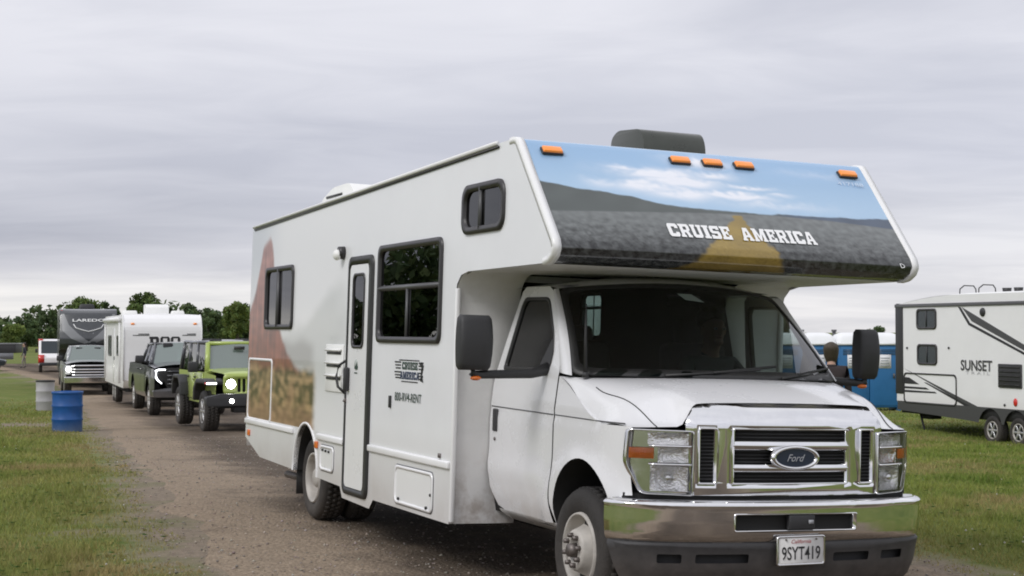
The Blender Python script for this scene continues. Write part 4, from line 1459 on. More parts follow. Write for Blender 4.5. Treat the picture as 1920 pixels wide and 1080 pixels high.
# ================================================================== cab
def hood_base(t): return lerp(1.388, 1.117, sstep(-0.10, 0.80, t))
def Ys(x, z):
    y = 0.995
    if z < 0.62: y -= 0.075*((0.62-z)/0.24)**1.6
    if z > 1.13: y -= 0.030*min(1, (z-1.13)/0.25)
    if z > 1.38: y -= (z-1.38)*0.215
    if x > 0.15: y -= 0.085*((x-0.15)/0.40)**2
    r = math.hypot(x, z-RF)
    y += 0.022*math.exp(-((r-0.50)/0.085)**2)*(1 if z < 1.1 else 0)
    y += 0.012*math.exp(-((z-0.74)/0.07)**2)*sstep(-.45, -.6, x)
    if 0.0 < 1.145-z < 0.02 and x < 0.5: y -= 0.007
    return y
CARCH = [(0.03+0.40*math.cos(rad(a)), 0.50+0.405*math.sin(rad(a))) for a in np.linspace(193, 4, 25)]
SEAM = -0.40
def cab_side(sgn):
    # fender: from the door seam forward
    fen = [(SEAM+.006, 0.485)]+[p for p in CARCH if p[0] > SEAM+.02]
    fen = [(SEAM+.006, 0.60)]+[p for p in CARCH if p[0] > SEAM+.02]
    fen += [(0.455, 0.70), (0.47, 0.73), (0.535, 0.735), (0.505, 0.92), (0.525, 1.112)]
    fen += [(lerp(SEAM, .50, t), hood_base(t)+.002) for t in np.linspace(1, 0.01, 16)]
    mb = MB()
    mb.panel(fen, [], lambda u, v: (u, sgn*Ys(u, v), v), 0.04, 0.04)
    mb.build('front_fender', MAT['cab_white'], rv, sharp=30)
    # door with window opening
    win = rpoly([(-1.30, 1.395), (-0.555, 1.405), (-0.545, 1.52), (-0.60, 1.64), (-0.80, 1.875), (-1.19, 1.88), (-1.225, 1.83)], [.03, .05, .08, .12, .06, .06, .05], 5)
    door = [(-1.20, 0.478), (SEAM-.004, 0.478), (SEAM-.004, 1.40), (-0.47, 1.56), (-0.77, 1.915), (-0.84, 1.945), (-1.22, 1.95), (-1.27, 1.92), (-1.36, 1.60), (-1.435, 1.30), (-1.435, 0.80), (-1.40, 0.62), (-1.30, 0.50)]
    mb = MB()
    mb.panel(door, [win], lambda u, v: (u, sgn*(Ys(u, v)+.002), v), 0.05, 0.05)
    dr = mb.build('cab_door', MAT['cab_white'], rv, sharp=30)
    mb = MB()
    ring(mb, win, shrink(win, .022), lambda u, v: (u, sgn*(Ys(u, v)-.02), v), lambda u, v: (u, sgn*(Ys(u, v)+.008), v))
    mb.build('window_seal', MAT['black_trim'], dr, sharp=30)
    mb = MB()
    mb.panel(shrink(win, .016), [], lambda u, v: (u, sgn*(Ys(u, v)-.006), v), 0.08, 0.08)
    mb.build('pane', MAT['door_glass'] if sgn < 0 else MAT['clear_door'], dr, sharp=None)
    # quarter triangle where the mirror is fixed
    mb = MB()
    mb.panel(rpoly([(-0.735, 1.40), (-0.555, 1.405), (-0.548, 1.53), (-0.60, 1.615)], .02, 3), [], lambda u, v: (u, sgn*(Ys(u, v)+.010), v))
    mb.build('mirror_base', MAT['black_plastic'], dr, sharp=None)
    hs = MB().box((-1.335, sgn*(Ys(-1.335, 1.06)+.004), 1.06), (0.075, 0.016, 0.15)).build('handle', MAT['black_plastic'], dr, bevel=.012)
    MB().cyl((-1.335, sgn*.99, 0.935), (-1.335, sgn*1.004, 0.935), 0.012, n=10).build('keyhole', MAT['lug_metal'], dr)
    # sill, rear filler and dark gap lines
    mb = MB()
    mb.grid(lambda u, v: (lerp(-1.30, SEAM+.02, u), sgn*(lerp(0.965, 0.86, v**1.5)), lerp(0.480, 0.405, v)), 6, 6)
    mb.build('sill', MAT['cab_white'], rv, sharp=None)
    mb = MB()
    mb.panel([(-1.45, 0.45), (SEAM+.02, 0.45), (SEAM+.02, 1.38), (-0.45, 1.40), (-1.45, 1.40)], [], lambda u, v: (u, sgn*(Ys(u, v)-.02), v), 0.3, 0.3)
    mb.build('door_jamb', MAT['deep_black'], rv, sharp=None)
    # belt crease between the upper and lower body
    MB().tube([(x, sgn*(Ys(x, 1.142)+.0045), lerp(1.150, 1.132, (x+1.42)/1.9)) for x in np.linspace(-1.42, SEAM-.01, 14)], .0042, 5).build('crease', MAT['grey_bar'], dr)
    MB().tube([(x, sgn*(Ys(x, 1.142)+.001), lerp(1.150, 1.132, (x+1.42)/1.9)) for x in np.linspace(SEAM+.01, .46, 14)], .0042, 5).build('crease', MAT['grey_bar'], rv)
    # wheel-arch liner and lip
    mb = MB()
    n = len(CARCH)-1
    mb.grid(lambda u, v: (CARCH[int(round(u*n))][0], sgn*lerp(Ys(*CARCH[int(round(u*n))])-.001, 0.55, v), CARCH[int(round(u*n))][1]), n, 2)
    mb.add([(-.5, sgn*.55, .3), (.55, sgn*.55, .3), (.55, sgn*.55, 1.0), (-.5, sgn*.55, 1.0)], [(0, 1, 2, 3)])
    mb.build('arch_liner', MAT['underside'], rv, sharp=None)
    # door upper frame joins the roof: A-pillar strip between door and windscreen
    def apillar(u, v):
        lo = Vector((lerp(-0.40, -0.78, v), sgn*Ys(-0.4, lerp(1.40, 1.925, v)), lerp(1.40, 1.925, v)))
        hi = Vector(ws_pt(sgn*1.0, v))
        c = lo.lerp(hi, u)
        c += Vector((0.028, sgn*0.020, 0))*math.sin(math.pi*u)*(1-.4*v)
        return c
    mb = MB()
    mb.grid(apillar, 6, 12)
    mb.build('pillar', MAT['cab_white'], rv, sharp=None)

# windscreen: u in -1..1 across, v 0 (base) .. 1 (top)
def ws_pt(u, v, d=0.0):
    hw = lerp(0.945, 0.795, v)
    a = abs(u)
    xb = 0.085-0.34*a**2.3
    xt = -0.66-0.16*a**2.3
    zb = 1.385+0.0*a
    zt = 1.988-0.055*a**2
    x = lerp(xb, xt, v)+0.035*math.sin(math.pi*v)
    return (x+d*.7, u*hw, lerp(zb, zt, v)+d*.7)
glass('clear_door', (0.78, 0.80, 0.80), 1.45)
mb = MB()
mb.grid(lambda u, v: ws_pt(u, v), 40, 12, -1, 1, 0, 1)
ws = mb.build('windscreen', MAT['windscreen_glass'], rv, sharp=None)
mb = MB()                                              # black ceramic border
bo = rpoly([(-1, 0), (1, 0), (1, 1), (-1, 1)], .08, 4)
def dense(lp, k=8):
    out = []
    for i in range(len(lp)):
        a, b = lp[i], lp[(i+1) % len(lp)]
        for j in range(k): out.append((lerp(a[0], b[0], j/k), lerp(a[1], b[1], j/k)))
    return out
bi = rpoly([(-.955, .085), (.955, .085), (.955, .955), (-.955, .955)], .09, 4)
ring(mb, dense(bo), dense(bi), lambda u, v: ws_pt(u, v, -.004), lambda u, v: ws_pt(u, v, .003))
mb.build('screen_border', MAT['black_trim'], ws, sharp=None)
for sgn in (-1, 1): cab_side(sgn)
# cab roof, header above the windscreen
mb = MB()
def croof(u, v):
    y = lerp(-1, 1, v)
    f = Vector(ws_pt(y, 1.0))
    b = Vector((-1.44, y*Ys(-1.4, 1.93), 1.95+0.05*(1-y*y)))
    q = f.lerp(b, u)
    q.z += 0.050*math.sin(math.pi*min(1, u*3.5)/2)*(1-.6*abs(y)**3)-0.03*u
    return q
mb.grid(croof, 8, 20)
mb.build('cab_roof', MAT['cab_white'], rv, sharp=None)

# ---- bonnet and front fender tops as one moulded skin
def front_x(y):
    a = abs(y)
    return interp([(0, .650), (.45, .635), (.57, .622), (.66, .615), (.80, .575), (.90, .535), (.985, .47)], a)
def rear_x(y):
    a = abs(y)/0.925
    return 0.085-0.34*a**2.3 if a < 1 else lerp(-0.255, SEAM, min(1, (abs(y)-.925)/.035))
def hood_z(t, y):
    a = abs(y)
    crown = 1.392-0.020*(a/.9)**2
    zf = 1.392-0.131*t**1.5
    zf -= 0.020*(a/.9)**2
    zf += 0.006*sstep(.62, .50, a)*sstep(0.05, .4, t)       # raised centre
    drop = sstep(.575, .675, a)*sstep(0.50, 1.0, t)**1.4
    zf -= drop*0.125
    # roll over to the fender side
    s = min(1.0, max(0.0, (a-0.60)/0.375))
    base = hood_base(t)
    zf = base+(zf-base)*(max(0.0, 1-s**2.7))**0.62
    return zf
YS_ = sorted(set([round(math.sin(math.pi/2*k/34), 4) for k in range(-34, 35)]+[-.60, -.62, -.64, -.66, -.68, .60, .62, .64, .66, .68]))
mb = MB()
rows = []
for yy in YS_:
    row = []
    for k in range(25):
        t = k/24
        xe = lerp(SEAM, .50, t)
        ymax = Ys(xe, hood_base(t))-.004
        y = yy*ymax
        x = lerp(rear_x(y), front_x(y), t)
        row.append((x, y, hood_z(t, y)))
    rows.append(row)
nv = 25
mb.add([p for r_ in rows for p in r_], [(i*nv+j, i*nv+j+1, (i+1)*nv+j+1, (i+1)*nv+j) for i in range(len(rows)-1) for j in range(nv-1)])
hood = mb.build('bonnet', MAT['cab_white'], rv, sharp=60)
# shut lines between bonnet and fenders
for sgn in (-1, 1):
    pts = []
    for k in range(14):
        t = 0.30+0.70*k/13
        y = sgn*lerp(0.90, 0.795, sstep(0.1, 1, k/13)**.8)
        pts.append((lerp(rear_x(y), front_x(y), t), y, hood_z(t, y)+.0015))
    MB().tube(pts, .0035, 5).build('shut_line', MAT['deep_black'], hood)
# cowl
mb = MB()
mb.grid(lambda u, v: (rear_x(lerp(-.9, .9, u))+lerp(-.05, .035, v), lerp(-.9, .9, u), 1.392-.004*v+.003), 30, 2)
mb.build('cowl', MAT['black_plastic'], rv, sharp=None)
for y0, y1, z1 in ((-0.46, 0.22, 1.45), (0.34, 0.86, 1.45)):
    wp = MB().tube([(0.07-.34*(abs(y0)/.92)**2.3+.03, y0, 1.40), (0.02-.34*(abs((y0+y1)/2)/.92)**2.3+.035, (y0+y1)/2, 1.425), (0.02-.34*(abs(y1)/.92)**2.3, y1, z1)], [.012, .009, .007], 6).build('wiper', MAT['black_trim'], rv)
    a = ws_pt((y1-.36)/.92, .05, .014)
    b = ws_pt(min(.97, (y1+.12)/.92), .13, .014)
    MB().tube([a, b], .009, 5).build('blade', MAT['black_rubber'], wp)
an = MB().cyl((-0.17, -0.895, 1.375), (-0.17, -0.895, 1.41), 0.022, 0.015, n=12).build('aerial', MAT['black_plastic'], rv)
MB().tube([(-0.17, -0.895, 1.40), (-0.18, -0.895, 1.60), (-0.185, -0.895, 1.82)], [.014, .011, .005], 6).build('rod', MAT['black_rubber'], an)

# ---- grille
def gx_(y, z):
    a = abs(y)
    x = 0.735-0.075*(a/.65)**2.2
    if z > 1.13: x -= 0.075*((z-1.13)/.125)**1.7
    return x
g_out = rpoly([(-.635, .745), (.635, .745), (.655, 1.10), (.655, 1.165), (.575, 1.262), (-.575, 1.262), (-.655, 1.165), (-.655, 1.10)], [.02, .02, .02, .05, .05, .05, .05, .02], 5)
slotL = rrect(-.585, -.475, .808, 1.125, .01, 3)
slotR = rrect(.475, .585, .808, 1.125, .01, 3)
mid = rrect(-.385, .385, .808, 1.125, .008, 3)
mb = MB()
mb.panel(g_out, [slotL, slotR, mid], lambda u, v: (gx_(u, v), u, v), .06, .04)
gr = mb.build('grille', MAT['chrome'], rv, sharp=30, solid=.02)
mb = MB()
for sl in (slotL, slotR, mid):                         # walls of the openings
    ring(mb, sl, shrink(sl, .008), lambda u, v: (gx_(u, v)-.05, u, v), lambda u, v: (gx_(u, v)+.010, u, v))
mb.build('opening_trim', MAT['chrome'], gr, sharp=30)
mb = MB()
mb.grid(lambda u, v: (gx_(lerp(-.6, .6, u), 1.0)-.045, lerp(-.6, .6, u), lerp(.79, 1.14, v)), 20, 2)
mb.build('grille_mesh', MAT['deep_black'], gr, sharp=None)
mb = MB()                                              # fine black slats in the dark openings
for k in range(16):
    z = .815+.0198*k
    for a, b in ((-.58, -.48), (-.38, .38), (.48, .58)):
        mb.tube([(gx_(lerp(a, b, j/8), 1.0)-.026, lerp(a, b, j/8), z) for j in range(9)], .004, 4)
mb.build('slat', MAT['black_plastic'], gr)
for z0, z1 in ((1.000, 1.055), (0.877, 0.925)):
    mb = MB()
    prof = [(-.03, z0), (.004, z0+.004), (.012, (z0+z1)/2), (.004, z1-.004), (-.03, z1)]
    mb.grid(lambda u, v: (gx_(lerp(-.384, .384, u), 1.0)+interp([(i/4, p[0]) for i, p in enumerate(prof)], v), lerp(-.384, .384, u), interp([(i/4, p[1]) for i, p in enumerate(prof)], v)), 24, 12)
    mb.build('grille_bar', MAT['chrome'], gr, sharp=35)
# oval maker badge
mat('badge_grey', (.42, .43, .46), .35)
def oval(a, b, x0, x1, n=40): return [(a*math.cos(2*math.pi*k/n), .962+b*math.sin(2*math.pi*k/n)) for k in range(n)]
mb = MB()
ring(mb, oval(.160, .070, 0, 0), oval(.128, .050, 0, 0), lambda u, v: (.735, u, v), lambda u, v: (.775, u, v))
bd = mb.build('badge', MAT['chrome'], gr, sharp=40)
bd.modifiers.new('bevel', 'BEVEL').width = .008
mb = MB()
mb.panel(oval(.130, .052, 0, 0), [], lambda u, v: (.766, u, v))
mb.build('badge_face', mat('badge_blue', (0.020, 0.026, 0.06), 0.15, coat=.8), bd, sharp=None)
text('Ford', frame_m((.768, 0, .962), (0, 1, 0), (0, 0, 1)), MAT['badge_grey'], bd, 'badge_script', w=.118, h=.040, shear=.45, bold=.0)

# ---- headlamps
HL_O = [(-.615, 1.105), (-.615, .742), (-.885, .748), (-.955, .92), (-.945, 1.108)]
def hlx(y, z, d=0.0):
    a = abs(y)
    return interp([(.60, .688), (.70, .662), (.80, .618), (.90, .555), (.96, .50)], a)+d
for sgn in (-1, 1):
    out_ = rpoly([(p[0]*-sgn, p[1]) for p in HL_O], [.015, .015, .03, .03, .02], 4)
    inn = shrink(out_, .007)
    mb = MB()
    ring(mb, out_, inn, lambda u, v: (hlx(u, v, -.03), u, v), lambda u, v: (hlx(u, v, .003), u, v))
    hl = mb.build('headlamp', MAT['worn_chrome'], rv, sharp=35)
    mb = MB()
    mb.panel(inn, [], lambda u, v: (hlx(u, v, -.045), u, v), .06, .06)
    mb.build('housing', MAT['worn_chrome'], hl, sharp=None)
    def cell(y0, y1, z0, z1, m, depth, nm, rx=1):
        mb = MB()
        def f(u, v):
            y = -sgn*lerp(y0, y1, u)
            z = lerp(z0, z1, v)
            bowl = depth*math.sin(math.pi*u)*math.sin(math.pi*v)
            return (hlx(y, z, -.012)-bowl, y, z)
        mb.grid(f, 14, 10)
        return mb.build(nm, MAT[m], hl, sharp=None)
    cell(-.640, -.835, .765, .905, 'reflector', .035, 'main_reflector')
    cell(-.640, -.800, .925, 1.010, 'reflector', .020, 'mid_reflector')
    cell(-.640, -.850, 1.025, 1.090, 'reflector', .015, 'turn_reflector')
    cell(-.820, -.935, .945, 1.005, 'amber', -.006, 'amber_marker')
    mb = MB()
    for z in (1.017, .915): mb.tube([(hlx(-sgn*y_, z, .004), -sgn*y_, z) for y_ in np.linspace(-.63, -.85, 8)], .006, 5)
    mb.build('divider', MAT['chrome'], hl)
    MB().ell((hlx(.73, .84)-.03, sgn*.735, .838), (.02, .03, .03)).build('bulb', MAT['worn_chrome'], hl)
    mb = MB()
    mb.panel(inn, [], lambda u, v: (hlx(u, v, .004), u, v), .06, .06)
    mb.build('lens', MAT['clear_lens'], hl, sharp=None)
# inner structure behind grille and lamps, strip above the bumper
mb = MB()
mb.grid(lambda u, v: (gx_(0, 1)*0+interp([(0, .67), (.62, .60), (.95, .44)], abs(lerp(-.94, .94, u)))-.03, lerp(-.94, .94, u), lerp(.60, 1.10, v)), 30, 2)
mb.grid(lambda u, v: (interp([(0, .735), (.62, .655), (.95, .49)], abs(lerp(-.95, .95, u)))-.01, lerp(-.95, .95, u), lerp(.700, .748, v)), 30, 2)
mb.build('front_support', MAT['deep_black'], rv, sharp=None)

# ---- bumper, plate, air dam
BP = resample([(0.445, -1.035), (0.50, -1.025), (0.58, -0.975), (0.665, -0.86), (0.735, -0.62), (0.775, -0.30), (0.785, 0.0), (0.775, 0.30), (0.735, 0.62), (0.665, 0.86), (0.58, 0.975), (0.50, 1.025), (0.445, 1.035)], .05)
def along(path):
    L_ = [0]
    for a, b in zip(path, path[1:]): L_.append(L_[-1]+(b-a).length)
    return L_
BL = along(BP)
BH = BL[-1]/2
def bpath(s, d=0.0):
    s = min(max(s+BH, 0), BL[-1]-1e-6)
    i = max(0, min(len(BP)-2, int(np.searchsorted(BL, s)-1)))
    t = (s-BL[i])/(BL[i+1]-BL[i])
    p = BP[i].lerp(BP[i+1], t)
    tg = (BP[i+1]-BP[i]).normalized()
    return p+Vector((tg.y, -tg.x))*d
def bump_d(z):
    return interp([(.490, .0), (.50, .010), (.53, .016), (.60, .021), (.66, .0212), (.685, .021), (.694, .028), (.704, .026), (.713, .014), (.722, -.02)], z)
hole = rrect(-.405, .405, .548, .652, .012, 3)
mb = MB()
o_ = [(-BH+.01, .490), (BH-.01, .490), (BH-.01, .72), (-BH+.01, .72)]
mb.panel(o_, [hole], lambda s, z: (lambda q: (q.x, q.y, z-.012*sstep(.55, 1.0, abs(q.y))*0))(bpath(s, bump_d(z))), .06, .014)
bm_ = mb.build('bumper', MAT['chrome'], rv, sharp=50)
mb = MB()
ring(mb, hole, shrink(hole, .008), lambda s, z: (*bpath(s, bump_d(z)-.05), z), lambda s, z: (*bpath(s, bump_d(z)+.006), z))
mb.build('opening_trim', MAT['chrome'], bm_, sharp=30)
mb = MB()
mb.grid(lambda u, v: (*bpath(lerp(-.42, .42, u), -.03), lerp(.54, .66, v)), 12, 2)
mb.build('opening_back', MAT['deep_black'], bm_, sharp=None)
MB().box((.785, .03, .60), (.04, .17, .085)).build('sensor', MAT['black_plastic'], bm_, bevel=.008)
MB().box((.807, .085, .603), (.008, .03, .022)).build('sensor_eye', mat('sensor_grey', (.35, .36, .38), .3), bm_)
mb = MB()
mb.grid(lambda u, v: (*bpath(lerp(-BH+.02, BH-.02, u), -.03), lerp(.705, .722, v)), 60, 2)
mb.grid(lambda u, v: (*bpath(lerp(-BH+.02, BH-.02, u), lerp(-.14, -.02, v)), .7215), 60, 2)
mb.build('bumper_top', MAT['worn_chrome'], bm_, sharp=None)
def dam_d(z): return interp([(.20, -.10), (.26, -.045), (.34, -.012), (.44, .004), (.478, .012), (.490, .0)], z)
mb = MB()
dslots = [rrect(a, b, .375, .425, .01, 3) for a, b in ((-.62, -.30), (.26, .52), (.62, .80), (-.84, -.70))]
mb.panel([(-BH+.12, .20), (BH-.12, .20), (BH-.02, .490), (-BH+.02, .490)], dslots, lambda s, z: (*bpath(s, dam_d(z)), z-.001), .07, .03)
ad = mb.build('air_dam', MAT['dam_plastic'], rv, sharp=40)
mb = MB()
mb.grid(lambda u, v: (*bpath(lerp(-.9, .9, u), -.05), lerp(.36, .44, v)), 20, 2)
mb.build('slot_back', MAT['interior_dark'], ad, sharp=None)
PM = Matrix.Translation((.818, .012, .445)) @ Matrix.Rotation(rad(1), 4, 'X')
mb = MB(PM).prism(rrect(-.1525, .1525, -.077, .077, .012, 4), 'x', 0, .004)
lpz = mb.build('licence_plate', MAT['plate_white'], rv, bevel=0)
mb = MB(PM)
ring(mb, rrect(-.158, .158, -.083, .083, .014, 4), rrect(-.149, .149, -.074, .074, .010, 4), lambda u, v: (-.006, u, v), lambda u, v: (.007, u, v))
mb.build('plate_frame', MAT['worn_chrome'], lpz, sharp=30)
MB(PM).box((-.03, 0, 0), (.06, .20, .12)).build('plate_bracket', MAT['black_plastic'], lpz)
text('9SYT419', PM @ frame_m((.0045, 0, -.014), (0, 1, 0), (0, 0, 1)), MAT['letter_black'], lpz, 'plate_number', w=.255, h=.075, bold=.008)
text('California', PM @ frame_m((.0045, 0, .052), (0, 1, 0), (0, 0, 1)), MAT['letter_red'], lpz, 'plate_state', w=.13, h=.022, shear=.3, bold=.01)
mb = MB(PM)
for y in (-.1, .1): mb.cyl((.004, y, .063), (.009, y, .063), .006, n=10)
mb.build('plate_bolt', MAT['lug_metal'], lpz)

# ---- door mirrors on long arms
for sgn, lab in ((-1, None), (1, None)):
    k = 1.0
    yc = sgn*1.487 if sgn < 0 else 1.355
    x0 = -0.52
    hw = .106 if sgn < 0 else .080
    mb = MB()
    def mir(u, v):
        a = u*2*math.pi
        z = lerp(1.40, 1.735, v)
        e = math.sin(math.pi*min(1, max(0, v)))**0.18 if 0 < v < 1 else 0.0
        cx, sy_ = math.cos(a), math.sin(a)
        px_ = (abs(cx)**.45)*math.copysign(1, cx)*.055*(.55+.45*e)+.02*math.sin(math.pi*v)*(1 if cx > 0 else 0)
        py_ = (abs(sy_)**.40)*math.copysign(1, sy_)*hw*(.86+.14*e)*(1+.03*math.sin(math.pi*v))
        return (x0+px_, yc+py_, z)
    mb.grid(mir, 40, 16)
    for zz in (0.0, 1.0): mb.add([mir(i/40, zz) for i in range(40)], [tuple(range(40))])
    mo = mb.build('door_mirror', MAT['black_plastic'], rv, sharp=50)
    mb = MB()
    mb.panel(rrect(yc-hw*.82, yc+hw*.82, 1.43, 1.70, .03), [], lambda u, v: (x0-.052, u, v))
    mb.build('mirror_glass', MAT['chrome'], mo, sharp=None)
    MB().tube([(-.60, sgn*.95, 1.42), (-.57, sgn*1.08, 1.385), (-.53, yc-sgn*.02, 1.372), (x0, yc, 1.38), (x0, yc, 1.41)], [.042, .030, .026, .026, .024], 10).build('arm', MAT['black_plastic'], mo)
    MB().ell((x0-.0, yc-sgn*.02, 1.352), (.03, .035, .016)).build('arm_lamp', MAT['amber'], mo)

# ---- cab interior
mb = MB()                                              # dark trim on the wall behind the seats, inside of the doors and roof
for sgn in (-1, 1):
    mb.panel([(sgn*.58, .56), (sgn*.90, .62), (sgn*.91, 1.30), (sgn*.79, 1.88), (sgn*.58, 1.93)], [], lambda u, v: (XB+.012, u, v))
    mb.panel([(-1.42, .56), (-.42, .56), (-.42, 1.385), (-1.42, 1.375)], [], lambda u, v: (u, sgn*(Ys(u, v)-.04), v), .2, .2)
mb.grid(lambda u, v: (lerp(-1.42, -.80, u), lerp(-.76, .76, v), 1.955+.035*math.sin(math.pi*v)), 4, 6)
mb.build('cab_trim', MAT['interior_dark'], rv, sharp=None)
mb = MB()
mb.grid(lambda u, v: (lerp(-.30, rear_x(lerp(-.9, .9, u))-.02, v), lerp(-.9, .9, u), 1.345+.04*math.sin(math.pi*min(1, v*1.2))+(.03 if False else 0)), 24, 8)
mb.grid(lambda u, v: (-.30+.04*v, lerp(-.9, .9, u), lerp(1.345, .9, v)), 8, 4)
mb.build('dashboard', MAT['interior_dark'], rv, sharp=None)
mb = MB()
mb.span((-1.22, -.84, .50), (.1, .84, .56)).span((-1.44, -.78, .50), (-1.22, .78, .56)).span((-.08, -.55, .5), (.2, .55, 1.05))
mb.build('cab_floor', MAT['interior_dark'], rv)
for y in (-.45, .45):
    s_ = MB().box((-.98, y, .93), (.50, .50, .16)).build('cab_seat', MAT['seat_cloth'], rv, bevel=.05, seg=3)
    MB().box((-1.25, y, 1.28), (.15, .48, .66), ry=-.14).build('backrest', MAT['seat_cloth'], s_, bevel=.05, seg=3)
    MB().box((-1.31, y, 1.69 if y > 0 else 1.62), (.10, .26, .18), ry=-.1).build('headrest', MAT['seat_cloth'], s_, bevel=.04, seg=3)
    MB().span((-1.2, y-.2, .54), (-.75, y+.2, .86)).build('seat_base', MAT['interior_dark'], s_)
sw = MB().tube([(-.62+.30*.42*math.sin(a)*-1+0, .45+.195*math.cos(a), 1.24+.195*.9*math.sin(a)) for a in np.linspace(0, 2*math.pi, 32, endpoint=False)], .016, 8, closed=True).build('steering_wheel', MAT['black_plastic'], rv)
mb = MB()
for a in (0.2, 2.94, 4.71): mb.tube([(-.60, .45, 1.24), (-.62-.126*math.sin(a), .45+.19*math.cos(a), 1.24+.175*math.sin(a))], .014, 6)
mb.cyl((-.62, .45, 1.25), (-.25, .45, 1.12), .05, .04)
mb.build('spoke', MAT['black_plastic'], sw)
mm = MB().box((-.56, -.03, 1.875), (.03, .24, .075), ry=.1).build('rear_view_mirror', MAT['black_plastic'], rv, bevel=.012)
MB().box((-.577, -.03, 1.875), (.004, .215, .058), ry=.1).build('mirror_glass', MAT['chrome'], mm)
for y in (-.42, .42): MB().box((-.95, y, 1.960), (.02, .42, .14), ry=1.5).build('sun_visor', MAT['interior_dark'], rv, bevel=.006)
mb = MB()                                              # pale grey-green patch added over the top of the screen
mb.panel([(.02, .86), (.15, .855), (.22, .77), (.06, .79)], [], lambda u, v: ws_pt(u-.11, v+.03, .004))
mb.build('screen_patch', mat('patch_grey', (.30, .36, .34), .6), ws, sharp=None)

# ================================================================== OTHER VEHICLES AND THINGS
def at(px, Y, x_off=0.0):
    X = (px-960)/CAM_F*Y+x_off
    return Vector((X, Y, gz(X, Y)))
def heading(dx, dy): return math.atan2(dy, dx)

mat('lime', (0.37, 0.46, 0.11), 0.3, var=0.05, coat=.5, dirt=((.2, .17, .13), .2, 1.0))
mat('graphite', (0.045, 0.047, 0.055), 0.28, var=0.1, coat=.6, dirt=((.14, .12, .10), .2, 1.1))
mat('silver', (0.42, 0.43, 0.44), 0.3, metal=.3, var=0.05, coat=.4, dirt=((.18, .15, .13), .2, 1.0))
mat('navy', (0.02, 0.03, 0.036), 0.25, coat=.2)
mat('trailer_white', (0.82, 0.815, 0.82), 0.35, var=.03, scale=1.2, dirt=((.42, .36, .30), .3, 1.1))
mat('trailer_beige', (0.34, 0.31, 0.27), 0.5, var=.1)
mat('cap_grey', (0.050, 0.054, 0.060), 0.3, var=.12, coat=.4)
mat('cap_pale', (0.20, 0.205, 0.215), 0.3, coat=.4)
mat('grey_print', (0.060, 0.060, 0.062), 0.4)
mat('faint_print', (0.50, 0.50, 0.51), 0.4)
mat('lamp_on', (1, 1, 1), .3, emit=(1, .98, .93), estr=26)
mat('strip_on', (1, 1, 1), .3, emit=(.93, .95, 1.0), estr=5)
mat('hub_grey', (0.25, 0.24, 0.23), .5, var=.2)

def body_side(t, W, out, arches, m, name='body_side', tum=None, step=.12):
    """both flanks of a car: outline (x,z) in local metres with wheel openings already in the outline"""
    f = tum or (lambda x, z: W/2)
    for sgn in (-1, 1):
        mb = MB()
        mb.panel(out, [], lambda u, v: (u, sgn*f(u, v), v), step, step)
        mb.build(name, MAT[m], t, sharp=30)
def arch_pts(cx, cz, r, a0, a1, n=12): return [(cx+r*math.cos(rad(a)), cz+r*math.sin(rad(a))) for a in np.linspace(a0, a1, n)]

def greenhouse(t, pts_lo, pts_hi, m_pillar, m_roof, mid=(), r=.045, gl='far_glass', roof_up=.05, ws_m=None):
    """cabin glass between a belt loop and a roof loop (front-right, front-left, rear-left, rear-right)"""
    names = ('windscreen', 'side_window', 'rear_window', 'side_window')
    for k in range(4):
        a, b = Vector(pts_lo[k]), Vector(pts_lo[(k+1) % 4])
        c, d = Vector(pts_hi[(k+1) % 4]), Vector(pts_hi[k])
        mb = MB()
        ctr = (a+b+c+d)/4
        out_ = (b-a).cross(d-a).normalized()
        if out_.dot(ctr-Vector((ctr.x*0+sum(p[0] for p in pts_lo)/4, 0, ctr.z))) < 0: out_ = -out_
        bow = .05 if k == 0 else .015
        mb.grid(lambda u, v: a.lerp(b, u).lerp(d.lerp(c, u), v)+out_*bow*math.sin(math.pi*u), 10, 4)
        mb.build(names[k], MAT[ws_m if (ws_m and k == 0) else gl], t, sharp=None)
    mb = MB()
    for k in range(4): mb.tube([pts_lo[k], Vector(pts_lo[k]).lerp(Vector(pts_hi[k]), .5), pts_hi[k]], [r*1.15, r, r*.9], 8)
    for sgn in (0, 1):
        a, b = (Vector(pts_lo[0]), Vector(pts_lo[3])) if sgn == 0 else (Vector(pts_lo[1]), Vector(pts_lo[2]))
        c, d = (Vector(pts_hi[0]), Vector(pts_hi[3])) if sgn == 0 else (Vector(pts_hi[1]), Vector(pts_hi[2]))
        for q in mid: mb.tube([a.lerp(b, q), c.lerp(d, q)], r, 6)
        mb.tube([c, d], r*.9, 6)
    mb.tube([pts_hi[0], pts_hi[1]], r*.9, 6)
    mb.build('pillars', MAT[m_pillar], t)
    lo = [Vector(p) for p in pts_hi]
    mb = MB()
    mb.grid(lambda u, v: lo[0].lerp(lo[1], u).lerp(lo[3].lerp(lo[2], u), v)+Vector((0, 0, roof_up*math.sin(math.pi*u)**.5*math.sin(math.pi*(.08+.84*v))**.5+.012)), 12, 12)
    mb.build('roof', MAT[m_roof], t, sharp=None)

def cabin_inside(t, x0, x1, W, z0, z1):
    mb = MB()
    for x in (x1+.5, x1+1.45):
        for y in (-.36, .36):
            mb.box((x-.1, y, z0+.28), (.16, .48, .62), ry=-.15)
            mb.box((x-.15, y, z0+.70), (.10, .26, .18))
            mb.box((x+.15, y, z0), (.48, .48, .14))
    mb.span((x0-.45, -W/2+.1, z0-.1), (x0+.1, W/2-.1, z0+.12))
    mb.build('seats', MAT['interior_dark'], t, bevel=.03)

